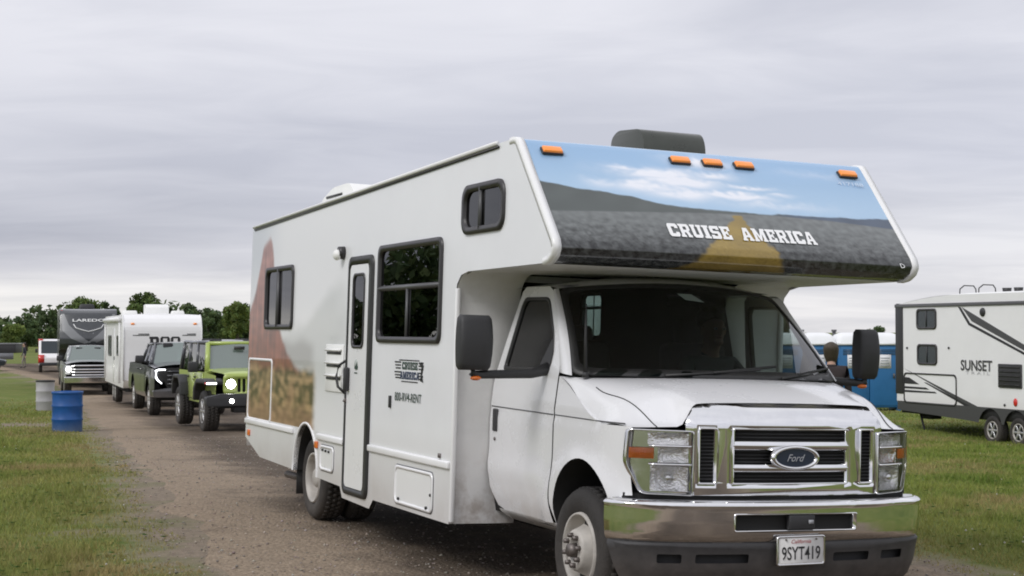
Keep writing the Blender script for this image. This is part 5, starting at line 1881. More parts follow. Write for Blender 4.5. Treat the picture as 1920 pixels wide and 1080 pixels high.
# ------------------------------------------------------------------ lime off-roader
JP = at(392, 33.0)
jf = Vector((.36, -.933))
t = thing('off_roader', 'lime green boxy off roader with lit headlamp at the rear corner of the motorhome', 'off-road car', (0, 0, 0), heading(*jf))
# the front right tyre stands at JP
jl = Vector((-jf.y, jf.x))
o2 = JP.to_2d()+jl*0.80
t.location = (o2.x, o2.y, gz(o2.x, o2.y))
JW = 1.55
for x in (0.0, -2.98):
    for sgn in (-1, 1): wheel(t, x, sgn*.93, .42, .42, .29, sgn, 'alloy', mrim='hub_grey')
out_ = [(-.45, .62), (.30, .78), (.62, .78), (.62, 1.16), (-.62, 1.20), (-3.75, 1.20), (-3.75, .70), (-3.50, .62)]+arch_pts(-2.98, .48, .50, 180, 0)[1:-1]+[(-2.46, .55), (-.60, .55)]
body_side(t, JW, out_, [], 'lime')
mb = MB()
mb.grid(lambda u, v: (lerp(-.62, .60, u), lerp(-.62, .62, v)*lerp(1.15, .92, u), 1.235-.05*u+.05*(1-(2*v-1)**4)-(.06 if u > .97 else 0)), 10, 12)
mb.build('bonnet', MAT['lime'], t, sharp=50)
mb = MB()                                              # cowl shoulders between bonnet and screen
mb.span((-.72, -JW/2+.01, 1.16), (-.60, JW/2-.01, 1.225))
mb.build('cowl', MAT['lime'], t, bevel=.02)
slots = [rrect(y-.032, y+.032, .82, 1.10, .03, 4) for y in (-.30, -.20, -.10, 0, .10, .20, .30)]
lamps = [[(y+.095*math.cos(a), .99+.095*math.sin(a)) for a in np.linspace(0, 2*math.pi, 20, endpoint=False)] for y in (-.47, .47)]
mb = MB()
mb.panel(rrect(-.62, .62, .76, 1.20, .10), slots+lamps, lambda u, v: (.635-.02*(u/.6)**2-.04*max(0, v-1.0), u, v))
gj = mb.build('grille', MAT['lime'], t, sharp=None, solid=.03)
mb = MB()
mb.grid(lambda u, v: (.57, lerp(-.6, .6, u), lerp(.76, 1.18, v)), 4, 2)
mb.build('grille_back', MAT['deep_black'], gj)
for y in (-.47, .47):
    hj = MB().lathe([(.095, .0), (.085, -.02), (.0, -.045)], (.635, y, .99), 'x', 20).build('headlamp', MAT['worn_chrome'], t)
    MB().ell((.622, y, .99), (.022, .056, .056)).build('lens', MAT['lamp_on'], hj)
mb = MB()
mb.prism(rpoly([(-1.02, .56), (1.02, .56), (1.02, .74), (.72, .80), (-.72, .80), (-1.02, .74)], .03, 3), 'x', .70, .98)
bj = mb.build('bumper', MAT['black_plastic'], t, bevel=.03)
MB().span((.50, -.45, .42), (.85, .45, .56)).build('skid_plate', MAT['black_plastic'], t, bevel=.02)
for y in (-.52, .52):
    MB().lathe([(.0, .0), (.042, .0), (.042, -.04)], (.988, y, .66), 'x', 16).build('fog_lamp', MAT['lamp_on'], bj)
for sgn in (-1, 1):                                    # broad flat wing flares with a light strip in their front edge
    pf = [(.62, 1.10), (.40, 1.14), (-.42, 1.12), (-.72, .95), (-.78, .66), (-.66, .66), (-.60, .88), (-.38, 1.02), (.36, 1.04), (.60, 1.00)]
    mb = MB().prism([(x, z-.04) for x, z in pf], 'y', sgn*.60, sgn*1.0)
    fl = mb.build('wing_flare', MAT['black_plastic'] if sgn > 0 else MAT['black_plastic'], t, bevel=.03)
    MB().box((.625, sgn*.86, 1.005), (.03, .20, .035)).build('light_strip', MAT['strip_on'], fl)
    MB().box((.60, sgn*.985, 1.01), (.06, .02, .04)).build('side_marker', MAT['red_lens'], fl)
    pr = [(-3.56, .66), (-3.50, .95), (-3.30, 1.10), (-2.66, 1.10), (-2.44, .95), (-2.36, .66), (-2.46, .66), (-2.54, .90), (-2.70, 1.02), (-3.26, 1.02), (-3.40, .92), (-3.46, .66)]
    MB().prism(pr, 'y', sgn*.74, sgn*.99).build('wing_flare', MAT['black_plastic'], t, bevel=.02)
lo = [(-.66, -.72, 1.22), (-.66, .72, 1.22), (-3.70, .73, 1.22), (-3.70, -.73, 1.22)]
hi = [(-.93, -.65, 1.80), (-.93, .65, 1.80), (-3.62, .66, 1.82), (-3.62, -.66, 1.82)]
greenhouse(t, lo, hi, 'graphite', 'graphite', mid=(.36, .68), roof_up=.05, ws_m='sky_sheen_glass')
mb = MB()                                              # body-coloured windscreen frame
a, b, c, d = [Vector(p)+Vector((.03, 0, 0)) for p in (lo[0], lo[1], hi[1], hi[0])]
mb.tube([a, d], .055, 6).tube([b, c], .055, 6).tube([d, c], .045, 6).tube([a, b], .05, 6)
mb.build('windscreen_frame', MAT['lime'], t)
cabin_inside(t, -.7, -2.9, 1.4, 1.1, 1.8)
for sgn in (-1, 1):
    for x0, x1 in ((-.75, -1.72), (-1.78, -2.52)):
        d_ = MB().box(((x0+x1)/2, sgn*(JW/2+.012), .90), (abs(x1-x0), .03, .56)).build('door', MAT['lime'], t, bevel=.03)
        MB().box((x1+.14, sgn*(JW/2+.035), 1.08), (.14, .03, .04)).build('handle', MAT['black_plastic'], d_)
        for z in (.76, 1.04): MB().box((x0+.02, sgn*(JW/2+.03), z), (.07, .04, .05)).build('hinge', MAT['lime'], d_)
    mj = MB().box((-.80, sgn*.98, 1.31), (.10, .22, .22)).build('door_mirror', MAT['black_plastic'], t, bevel=.03)
    MB().box((-.80, sgn*.84, 1.24), (.06, .16, .05)).build('arm', MAT['black_plastic'], mj)
    for z in (1.28, 1.36): pass
mb = MB()
mb.span((-3.7, -.7, .50), (.6, .7, .62)).span((-3.74, -.75, .6), (-3.70, .75, 1.22))
mb.build('underbody', MAT['underside'], t)
MB().box((-.75, -.02, 1.70), (.03, .22, .07)).build('rear_view_mirror', MAT['black_plastic'], t)

# ------------------------------------------------------------------ pickups
def pickup(label, loc, hd, m, style, roof_z=1.93, width=2.04):
    t = thing('pickup_truck', label, 'pickup truck', loc, hd)
    W_ = width
    xf, xr = -.95, -4.65                               # axles, x = 0 at the front bumper
    out_ = [(-.06, .52), (-.02, .95), (-.10, 1.24), (-1.55, 1.32), (-3.4, 1.33), (-5.75, 1.33), (-5.78, .62), (-5.3, .52)]+arch_pts(xr, .52, .50, 180, 0)[1:-1]+[(xr+.52, .46), (xf-.52, .46)]+arch_pts(xf, .52, .50, 180, 0)[1:-1]+[(xf+.5, .50)]
    def tum(x, z): return W_/2-.03*max(0, (z-1.0)/.3)-.05*max(0, (.62-z)/.2)-.06*max(0, (x+.55)/.5)**2+.02*math.exp(-((math.hypot(x-xf, z-.5)-.55)/.08)**2)
    body_side(t, W_, out_, [], m, tum=tum, step=.10)
    mb = MB()
    mb.grid(lambda u, v: (lerp(-1.55, -.10, u), lerp(-1, 1, v)*(W_/2-.035-.05*u*u), 1.315+.10*(1-abs(2*v-1)**3)-.05*u**2), 10, 14)
    mb.build('bonnet', MAT[m], t, sharp=50)
    for x in (xf, xr):
        for sgn in (-1, 1): wheel(t, x, sgn*(W_/2-.03), .415, .415, .28, sgn, 'alloy')
    lo = [(-1.48, -.86, 1.36), (-1.48, .86, 1.36), (-3.55, .88, 1.34), (-3.55, -.88, 1.34)]
    hi = [(-2.10, -.68, roof_z-.05), (-2.10, .68, roof_z-.05), (-3.42, .70, roof_z-.06), (-3.42, -.70, roof_z-.06)]
    greenhouse(t, lo, hi, m, m, mid=(.5,), roof_up=.05, ws_m='sky_sheen_glass')
    cabin_inside(t, -1.6, -3.3, 1.7, 1.12, 1.8)
    mb = MB()
    mb.span((-5.72, -.95, .60), (-3.6, .95, .66)).span((-5.76, -.95, .62), (-5.70, .95, 1.33)).span((-3.60, -.93, .6), (-3.55, .93, 1.33)).span((-5.6, -.75, .40), (-.5, .75, .55))
    mb.build('underbody', MAT['underside'], t)
    front = lambda d: (lambda u, v: (-.035+d-.08*(u/.95)**2-.03*max(0, v-1.05)/.2, u, v))
    if style == 'dark':
        mb = MB()
        mb.panel(rpoly([(-.60, .70), (.60, .70), (.72, .98), (.68, 1.27), (-.68, 1.27), (-.72, .98)], .06), [], front(.02), .1, .1)
        g_ = mb.build('grille', MAT['deep_black'], t, sharp=None)
        mb = MB()
        for z in (.85, .96, 1.07, 1.18): mb.tube([(front(.05)(y, z)) for y in np.linspace(-.62, .62, 9)], .018, 5)
        mb.build('grille_bar', MAT['graphite'], g_)
        mb = MB()
        mb.panel(rrect(-.13, .13, 1.03, 1.09, .01), [], front(.08))
        mb.build('badge', MAT['grey_bar'], g_)
        for sgn in (-1, 1):
            mb = MB()
            mb.panel(rpoly([(sgn*.72, .88), (sgn*.94, 1.00), (sgn*.95, 1.24), (sgn*.68, 1.25)], .03), [], front(.012))
            h_ = mb.build('headlamp', MAT['deep_black'], t, sharp=None)
            mb = MB()
            mb.tube([front(.03)(sgn*.66, 1.225), front(.03)(sgn*.84, 1.222), front(.03)(sgn*.905, 1.20), front(.03)(sgn*.905, 1.02), front(.03)(sgn*.86, .95), front(.03)(sgn*.76, .86)], [.016, .022, .024, .022, .018, .012], 6)
            mb.build('light_strip', MAT['strip_on'], h_)
        MB().prism(rpoly([(-.98, .50), (.98, .50), (1.0, .68), (.62, .74), (-.62, .74), (-1.0, .68)], .03), 'x', -.28, .05).build('bumper', MAT['graphite'], t, bevel=.04)
    else:
        mb = MB()
        mb.panel(rpoly([(-.72, .78), (.72, .78), (.75, 1.24), (-.75, 1.24)], .06), [], front(.01), .1, .1)
        g_ = mb.build('grille', MAT['deep_black'], t, sharp=None)
        mb = MB()
        for z in (.83, .94, 1.05, 1.20): mb.tube([(front(.04)(y, z)) for y in np.linspace(-.72, .72, 9)], .030, 6)
        mb.build('grille_bar', MAT['chrome'], g_)
        for sgn in (-1, 1):
            mb = MB()
            mb.panel(rrect(min(sgn*.76, sgn*.97), max(sgn*.76, sgn*.97), .86, 1.22, .04), [], front(.012))
            h_ = mb.build('headlamp', MAT['reflector'], t, sharp=None)
            MB().ell(front(.03)(sgn*.85, 1.06), (.04, .085, .085)).build('lens', MAT['lamp_on'], h_)
        MB().prism(rpoly([(-1.0, .52), (1.0, .52), (1.02, .76), (-1.02, .76)], .04), 'x', -.28, .06).build('bumper', MAT['worn_chrome'], t, bevel=.04)
    for sgn in (-1, 1):
        for x0, x1 in ((-1.72, -2.60), (-2.64, -3.50)):
            mb = MB()
            mb.panel(rrect(x1, x0, .60, 1.315, .05), [], lambda u, v: (u, sgn*(tum(u, v)+.006), v), .2, .1)
            d_ = mb.build('door', MAT[m], t, sharp=None)
            MB().box((x1+.16, sgn*(tum(x1, 1.2)+.02), 1.2), (.18, .03, .035)).build('handle', MAT[m], d_)
        mj = MB().box((-1.72, sgn*1.15, 1.48), (.12, .24, .20), taper=.92).build('door_mirror', MAT['black_plastic'], t, bevel=.03)
        MB().box((-1.72, sgn*1.0, 1.40), (.07, .22, .06)).build('arm', MAT['black_plastic'], mj)
    return t
def by_front_right(px, Y, f, half, ahead):
    """put x=0 so that the right front tyre (half out, 'ahead' behind the bumper) stands at pixel column px, distance Y"""
    q = at(px, Y)
    l = Vector((-f.y, f.x))
    p = q.to_2d()+f*ahead+l*half
    return (p.x, p.y, gz(p.x, p.y)), math.atan2(f.y, f.x)
pf_ = Vector((.33, -.944)).normalized()
loc, hd = by_front_right(284, 43.0, pf_, .93, .95)
pickup('dark graphite pickup with C shaped light strips towing the white travel trailer', loc, hd, 'graphite', 'dark')
pf2 = Vector((.30, -.954)).normalized()
loc, hd = by_front_right(124, 65.0, pf2, .93, .95)
pickup('silver pickup with chrome grille and lit headlamps under the grey fifth wheel', loc, hd, 'silver', 'chrome', roof_z=2.0)

# ------------------------------------------------------------------ white travel trailer (behind the dark pickup)
def trailer_frame(label, name, cat, corner_px, corner_Y, f, half, group=None):
    """origin = middle of the front wall at ground level, x forward"""
    f = Vector(f).normalized()
    l = Vector((-f.y, f.x))
    p = at(corner_px, corner_Y).to_2d()+l*half
    return thing(name, label, cat, (p.x, p.y, gz(p.x, p.y)), math.atan2(f.y, f.x), group)
t = trailer_frame('white boxy travel trailer with a rooftop air unit and large serif letters on its front', 'travel_trailer', 'caravan', 232, 50.0, (.31, -.95), 1.2)
TH = 2.90
prof = rpoly([(-8.0, .62), (-.10, .62), (0, .80), (0, 2.55), (-.20, TH), (-8.0, TH)], [.05, .10, .10, .15, .22, .08], 6)
for sgn in (-1, 1):
    mb = MB()
    mb.panel(prof, [], lambda u, v: (u, sgn*1.20, v))
    mb.build('side_wall', MAT['trailer_white'], t)
fr_ = [p for p in prof]
mb = MB()
PF = [(-8.0, TH), (-.42, TH), (-.30, 2.86), (-.18, 2.78), (-.08, 2.66), (-.02, 2.52), (0, 2.40), (0, .90), (-.02, .76), (-.10, .62)]
mb.grid(lambda u, v: (interp([(i/9, p[0]) for i, p in enumerate(PF)], v), lerp(-1.2, 1.2, u), interp([(i/9, p[1]) for i, p in enumerate(PF)], v)+.04*(1-(2*u-1)**2)*(1 if v < .12 else 0)), 8, 36)
mb.build('front_wall', MAT['trailer_white'], t, sharp=60)
MB().span((-8.0, -1.19, .62), (-7.97, 1.19, TH-.02)).build('rear_wall', MAT['trailer_white'], t)
MB().span((-7.9, -1.1, .50), (-.1, 1.1, .63)).build('chassis', MAT['underside'], t)
mb = MB()
for sgn in (-1, 1): mb.tube([(-.45, sgn*1.2, TH), (-.18, sgn*1.2, 2.79), (0.005, sgn*1.2, 2.45), (.006, sgn*1.2, .85)], .022, 6)
mb.build('corner_trim', MAT['trim_white'], t)
MB().span((-.03, -1.19, .63), (.012, 1.19, .86)).build('lower_band', MAT['trailer_beige'], t, bevel=.01)
for y in (-.90, 1.02): MB().box((-.055, y-.02, 2.62), (.05, .10, .05), ry=.5).build('clearance_lamp', MAT['amber_lens'], t)
slab_text('ROO', lambda u, v: (.006, -.02+u, 2.02+v), .34, .86, MAT['grey_print'], t, 'lettering') if False else None
GW['O'] = 1.0
GLYPH['O'] = [[(.14,0),(.86,0),(1,.14),(1,.86),(.86,1),(.14,1),(0,.86),(0,.14)]]
HOLES['O'] = (.27, .73, .13, .87)
slab_text('ROO', lambda u, v: (.008, .06+u, 2.02+v), .40, .95, MAT['letter_black'], t, 'lettering')
mb = MB()
for y0, y1 in ((-.92, -.42), (.60, 1.02)):
    mb.span((0, y0, 2.25), (.008, y1, 2.275)).span((0, (y0*2+y1)/3, 2.29), (.008, y1, 2.315))
mb.span((0, -.80, 1.28), (.008, -.35, 1.30))
mb.build('stripe', MAT['grey_print'], t)
a_ = MB().prism(rpoly([(-2.6, TH), (-1.7, TH), (-1.72, TH+.28), (-1.95, TH+.36), (-2.6, TH+.34)], .06), 'y', -.36, .36)
a_.build('roof_air_unit', MAT['white_plastic'], t, bevel=.05, seg=3)
MB().box((-3.3, -.75, TH+.09), (.5, .5, .16), taper=.85).build('roof_vent', MAT['white_plastic'], t, bevel=.03)
MB().box((-.95, .55, TH+.08), (.42, .42, .12), taper=.85).build('roof_vent', MAT['white_plastic'], t, bevel=.03)
for y in (-1.06, 1.06):
    for x in (-4.6, -5.5): wheel(t, x, math.copysign(1.10, y), .36, .36, .22, 1 if y > 0 else -1, 'alloy', mrim='rim_paint')
# flank: windows, awning with arms, door
for x0, x1, z0, z1 in ((-6.4, -5.0, 1.55, 2.25), (-2.6, -1.5, 1.6, 2.25)):
    lp = rrect(x0, x1, z0, z1, .06)
    mb = MB()
    ring(mb, lp, shrink(lp, .05), lambda u, v: (u, -1.19, v), lambda u, v: (u, -1.22, v))
    w_ = mb.build('window', MAT['window_frame'], t, sharp=30)
    mb = MB()
    mb.panel(shrink(lp, .04), [], lambda u, v: (u, -1.205, v))
    mb.build('pane', MAT['navy'], w_)
aw = MB().cyl((-7.4, -1.27, 2.76), (-.9, -1.27, 2.76), .075, n=12).build('awning', MAT['trailer_white'], t)
for x in (-7.35, -.95): MB().box((x, -1.25, 1.75), (.05, .06, 2.0)).build('awning_arm', MAT['trim_white'], aw)
dr = MB().box((-3.7, -1.205, 1.60), (.66, .02, 1.80)).build('door', MAT['white_paint'], t, bevel=.01)
MB().box((-3.45, -1.225, 1.5), (.05, .03, .12)).build('handle', MAT['black_plastic'], dr)
hitch = MB().tube([(-.2, -.4, .55), (1.1, 0, .55)], .05, 6).tube([(-.2, .4, .55), (1.1, 0, .55)], .05, 6).build('drawbar', MAT['underside'], t)

# ------------------------------------------------------------------ grey fifth wheel
f5 = Vector((.28, -.96)).normalized()
t = trailer_frame('tall dark grey fifth wheel trailer with curved front cap and pale chevron', 'fifth_wheel_trailer', 'caravan', 112, 70.0, f5, 1.22)
ZT = CAM_H+(619-578)/CAM_F*70-gz(*at(112, 70).to_2d())
prof = rpoly([(-11, .75), (-2.75, .75), (-2.7, 1.72), (-.35, 1.78), (-.05, 2.15), (-.22, 2.9), (-.62, ZT-.05), (-1.2, ZT), (-11, ZT-.02)], [0, .1, .1, .25, .3, .4, .3, .2, .1], 6)
for sgn in (-1, 1):
    mb = MB()
    mb.panel(prof, [], lambda u, v: (u, sgn*1.22, v))
    mb.build('side_wall', MAT['cap_grey'], t)
P5 = [(-11, ZT), (-1.15, ZT), (-.72, ZT-.05), (-.52, ZT-.20), (-.30, ZT-.65), (-.14, 2.55), (-.05, 2.25), (-.08, 2.02), (-.28, 1.80), (-2.7, 1.72), (-2.75, .75)]
def cap5(u, v, d=0.0):
    x = interp([(i/10, p[0]) for i, p in enumerate(P5)], v)
    z = interp([(i/10, p[1]) for i, p in enumerate(P5)], v)
    b = .22*(1-abs(2*u-1)**2.5)*sstep(.1, .3, v)*sstep(.88, .8, v)
    return (x+b+d, lerp(-1.22, 1.22, u), z)
mb = MB()
mb.grid(cap5, 16, 50)
c5 = mb.build('front_cap', MAT['cap_grey'], t, sharp=60)
def z5(z):                                             # v of a height on the cap
    for i in range(2, 7):
        if P5[i+1][1] <= z <= P5[i][1]: return (i+(P5[i][1]-z)/(P5[i][1]-P5[i+1][1]))/10
    return .5
for sgn in (-1, 1):                                    # pale sweeps from the shoulders to the chin
    mb = MB()
    sw_ = [(.03, ZT-.22), (.08, ZT-.22), (.16, 2.85), (.34, 2.42), (.52, 2.08), (.42, 2.02), (.20, 2.25), (.05, 2.6)]
    mb.panel([((u if sgn < 0 else 1-u), z) for u, z in sw_], [], lambda u, z: cap5(u, z5(z), .012), .05, .1)
    mb.build('sweep', MAT['cap_pale'], t, sharp=None)
mb = MB()
mb.tube([cap5(u, z5(z), .02) for u, z in ((.24, 2.88), (.28, 2.72), (.40, 2.62), (.5, 2.56), (.60, 2.62), (.72, 2.72), (.76, 2.88))], .022, 5)
mb.build('chevron', MAT['trim_white'], t)
GW['L'] = 1.0; GW['D'] = 1.0
tm = frame_m(cap5(.5, z5(ZT-.50), .03), (0, 1, 0), (-.35, 0, 1))
text('LAREDO', tm, MAT['letter_white'], t, 'lettering', w=1.35, h=.13, bold=.02)
MB().box((-.70, -1.12, ZT-.12), (.06, .08, .14)).build('clearance_lamp', MAT['red_lens'], t)
MB().box((-3.2, 0, ZT+.12), (.9, .7, .26), taper=.85).build('roof_air_unit', MAT['black_plastic'], t, bevel=.06)
MB().span((-10.9, -1.15, .55), (-2.8, 1.15, .76)).build('chassis', MAT['underside'], t)
MB().box((-2.0, 0, 1.35), (.3, .3, .75)).build('king_pin', MAT['underside'], t)
for sgn in (-1, 1):
    for x in (-7.4, -8.4): wheel(t, x, sgn*1.15, .40, .40, .24, sgn, 'alloy')
    lp = rrect(-5.2, -4.2, 1.9, 2.6, .06)
    mb = MB()
    mb.panel(lp, [], lambda u, v: (u, sgn*1.225, v))
    mb.build('window', MAT['navy'], t)

# ------------------------------------------------------------------ white and black travel trailer on the right
fs = Vector((.31, -.95)).normalized()
ls = Vector((-fs.y, fs.x))
S0 = Vector((9.55, 40.0))
p = S0+ls*1.22
BASE = -0.90
t = thing('travel_trailer', 'long white travel trailer with dark grey swoosh graphics parked on the grass', 'caravan', (p.x, p.y, BASE), math.atan2(fs.y, fs.x))
def sx_(px): return ((px-960)*S0.y-CAM_F*S0.x)/(CAM_F*fs.x-fs.y*-1*0+(px-960)*-fs.y)
def sP(px, py):
    s = ((px-960)*S0.y-CAM_F*S0.x)/(CAM_F*fs.x-(px-960)*fs.y)
    Yq = S0.y+fs.y*s
    return (s, CAM_H+(619.1-py)/CAM_F*Yq-BASE)
LT = 9.6
z_tr = 3.21
def roof_s(s): return 3.27+.20*math.sin(min(1, max(0, s/2.6))*math.pi/2)
prof = [(0, .84), (LT, .84), (LT+.1, 1.2), (LT+.05, 2.4), (LT-.4, 3.2)]+[(s, roof_s(s)-.06) for s in np.linspace(LT-.6, 0, 16)]
for sgn in (-1, 1):
    mb = MB()
    mb.panel(prof, [], lambda u, v: (u, sgn*1.22, v))
    mb.build('side_wall', MAT['trailer_white'], t)
mb = MB()
mb.grid(lambda u, v: (lerp(0, LT-.4, u), lerp(-1.22, 1.22, v), roof_s(lerp(0, LT, u))-.06+.07*(1-(2*v-1)**2)), 24, 10)
mb.build('roof', MAT['white_plastic'], t, sharp=None)
MB().span((0, -1.21, .80), (.03, 1.21, 3.2)).span((LT, -1.21, .84), (LT+.04, 1.21, 2.5)).build('end_wall', MAT['trailer_white'], t)
mb = MB()
mb.box((LT/2-.2, -1.235, z_tr-.03), (LT-.3, .035, .085))
aw = mb.build('awning_rail', MAT['grey_bar'], t, bevel=.015)
mb = MB()
mb.span((-.03, -1.240, 1.02), (.30, -1.20, 3.22)).span((-.03, -1.22, 3.08), (.02, 1.22, 3.24))
mb.build('corner_cap', MAT['black_plastic'], t, bevel=.01)
SA = [3.90, 4.86]
mb = MB()
sk = [(0.05, .84), (0.02, .62), (3.25, .50)]
for ax in SA: sk += arch_pts(ax, .36, .46, 165, 15, 9)
sk += [(LT-1.5, .50), (LT, .70), (LT, .84)]
mb.panel(list(reversed(sk)), [], lambda u, v: (u, -1.228, v))
mb.build('skirt', MAT['grey_print'], t)
MB().span((0.1, -1.15, .55), (LT-.2, 1.2, .84)).span((.6, -.9, .42), (1.0, -.6, .56)).build('chassis', MAT['underside'], t)
for ax in SA:
    for sgn in (-1, 1): wheel(t, ax, sgn*1.17, .33, .33, .22, sgn, 'alloy')
def s_decal(pts, m, name, d=.006):
    mb = MB()
    mb.panel([sP(*q) for q in pts], [], lambda u, v: (u, -1.22-d, v))
    return mb.build(name, MAT[m], t, sharp=None)
s_decal([(1803, 576), (1925, 650), (1925, 661), (1822, 603)], 'grey_print', 'swoosh')
s_decal([(1796, 575), (1802, 577), (1819, 606), (1925, 664), (1925, 669), (1816, 610)], 'letter_black', 'swoosh', .007)
s_decal([(1691, 689), (1708, 698), (1842, 768), (1824, 767)], 'grey_print', 'swoosh')
s_decal([(1731, 717), (1737, 718), (1824, 765), (1814, 765)], 'letter_black', 'swoosh', .007)
s_decal([(1693, 707), (1704, 708), (1723, 721), (1693, 719)], 'letter_black', 'swoosh', .008)
s_decal([(1693, 724), (1735, 727), (1742, 731), (1693, 728)], 'letter_black', 'swoosh', .007)
s_decal([(1693, 731), (1752, 735), (1756, 738), (1693, 735)], 'letter_black', 'swoosh', .007)
def s_window(x0, x1, y0, y1, r=.10, name='window', m='tinted_glass', bar=True):
    (a, zb), (b, za) = sP(x0, y1), sP(x1, y0)
    lp = rrect(a, b, zb, za, r)
    mb = MB()
    ring(mb, lp, shrink(lp, .05), lambda u, v: (u, -1.20, v), lambda u, v: (u, -1.245, v))
    w = mb.build(name, MAT['window_frame'], t, sharp=30)
    mb = MB()
    mb.panel(shrink(lp, .04), [], lambda u, v: (u, -1.230, v))
    mb.build('pane', MAT['navy'], w, sharp=None)
    if bar: MB().box(((a+b)/2, -1.236, (za+zb)/2), (.03, .012, za-zb-.08)).build('glazing_bar', MAT['window_frame'], w)
    return w
s_window(1719, 1756, 579, 618)
s_window(1720, 1757, 646, 684)
(a, zb), (b, za) = sP(1872, 727), sP(1916, 684)
fv = MB().box(((a+b)/2, -1.235, (za+zb)/2), (b-a, .04, za-zb)).build('fridge_vent', MAT['black_plastic'], t, bevel=.02)
for k in range(5): MB().box(((a+b)/2, -1.262, lerp(zb, za, (k+.7)/5.4)), (b-a-.1, .03, .018), rx=.5).build('louvre', MAT['black_trim'], fv)
a, zc_ = sP(1843, 586)
MB().ell((a, -1.23, zc_), (.10, .05, .10)).build('speaker', MAT['black_plastic'], t)
a, zc_ = sP(1903, 755)
MB().ell((a, -1.23, zc_), (.07, .03, .09)).build('side_lamp', MAT['red_lens'], t)
for q in ((1701, 653), (1779, 653), (1883, 760)):
    a, zc_ = sP(*q)
    MB().cyl((a, -1.22, zc_), (a, -1.245, zc_), .028, n=10).build('vent_cap', MAT['black_trim'], t)
(a, zb), (b, za) = sP(1694, 757), sP(1793, 703)
lp = rrect(a, b, zb+.02, za, .12)
mb = MB()
ring(mb, lp, shrink(lp, .035), lambda u, v: (u, -1.21, v), lambda u, v: (u, -1.236, v))
mb.build('hatch_frame', MAT['black_trim'], t, sharp=30)
a, zc_ = sP(1830, 686)
text('SUNSET', frame_m((a, -1.228, zc_), (1, 0, 0), (0, 0, 1)), MAT['grey_print'], t, 'lettering', w=sP(1860, 686)[0]-sP(1801, 686)[0], h=.25, bold=.025)
text('T R A I L', frame_m((a+.05, -1.228, sP(1830, 700)[1]), (1, 0, 0), (0, 0, 1)), MAT['faint_print'], t, 'lettering', w=.95, h=.07)
mb = MB()
for x in (.95, 1.75):
    for y0 in (-.1,): mb.tube([(x-.35, .2, 3.40), (x-.33, .2, 3.60), (x-.15, .2, 3.68), (x+.25, .2, 3.66), (x+.34, .2, 3.58), (x+.36, .2, 3.42)], .016, 6)
mb.build('roof_rail', MAT['black_trim'], t)
for x in (2.55, 3.0): MB().cyl((x, .2, 3.44), (x, .2, 3.58), .09, .11, n=12).build('roof_vent', MAT['black_plastic'], t)
MB().box((4.72, -.1, 3.54), (.95, .7, .22), taper=.9).build('roof_air_unit', MAT['black_plastic'], t, bevel=.05)
MB().box((5.35, .2, 3.72), (.5, .5, .26), taper=.8).build('vent_cover', MAT['black_plastic'], t, bevel=.05)
# folding step, stabiliser legs
for x in (.7, 8.6):
    MB().tube([(x, -1.0, .55), (x+.25, -1.0, 0.02)], .03, 6).box((x+.27, -1.0, .02), (.2, .16, .03)).build('stabiliser_leg', MAT['underside'], t)

# ------------------------------------------------------------------ white cargo trailer seen through the cab
t = thing('cargo_trailer', 'plain white cargo trailer seen through the cab windows of the motorhome', 'trailer', (0, 0, 0), 0)
q = at(1441, 44.0)
t.location = (q.x-2.5, q.y+1.2, q.z)
mb = MB()
mb.span((-2.5, -1.2, .50), (2.5, 1.2, 3.05))
bd_ = mb.build('body', MAT['trailer_white'], t, bevel=.05)
MB().span((-2.5, -1.215, .50), (2.5, -1.2, .62)).build('skirt', MAT['grey_print'], t)
dr = MB().box((2.02, -1.21, 1.75), (.72, .02, 2.2)).build('door', MAT['white_paint'], t, bevel=.01)
MB().box((2.30, -1.23, 1.58), (.05, .03, .30)).build('handle', MAT['black_trim'], dr)
for x in (-.6, .4):
    for sgn in (-1, 1): wheel(t, x, sgn*1.22, .36, .36, .2, sgn, 'alloy')

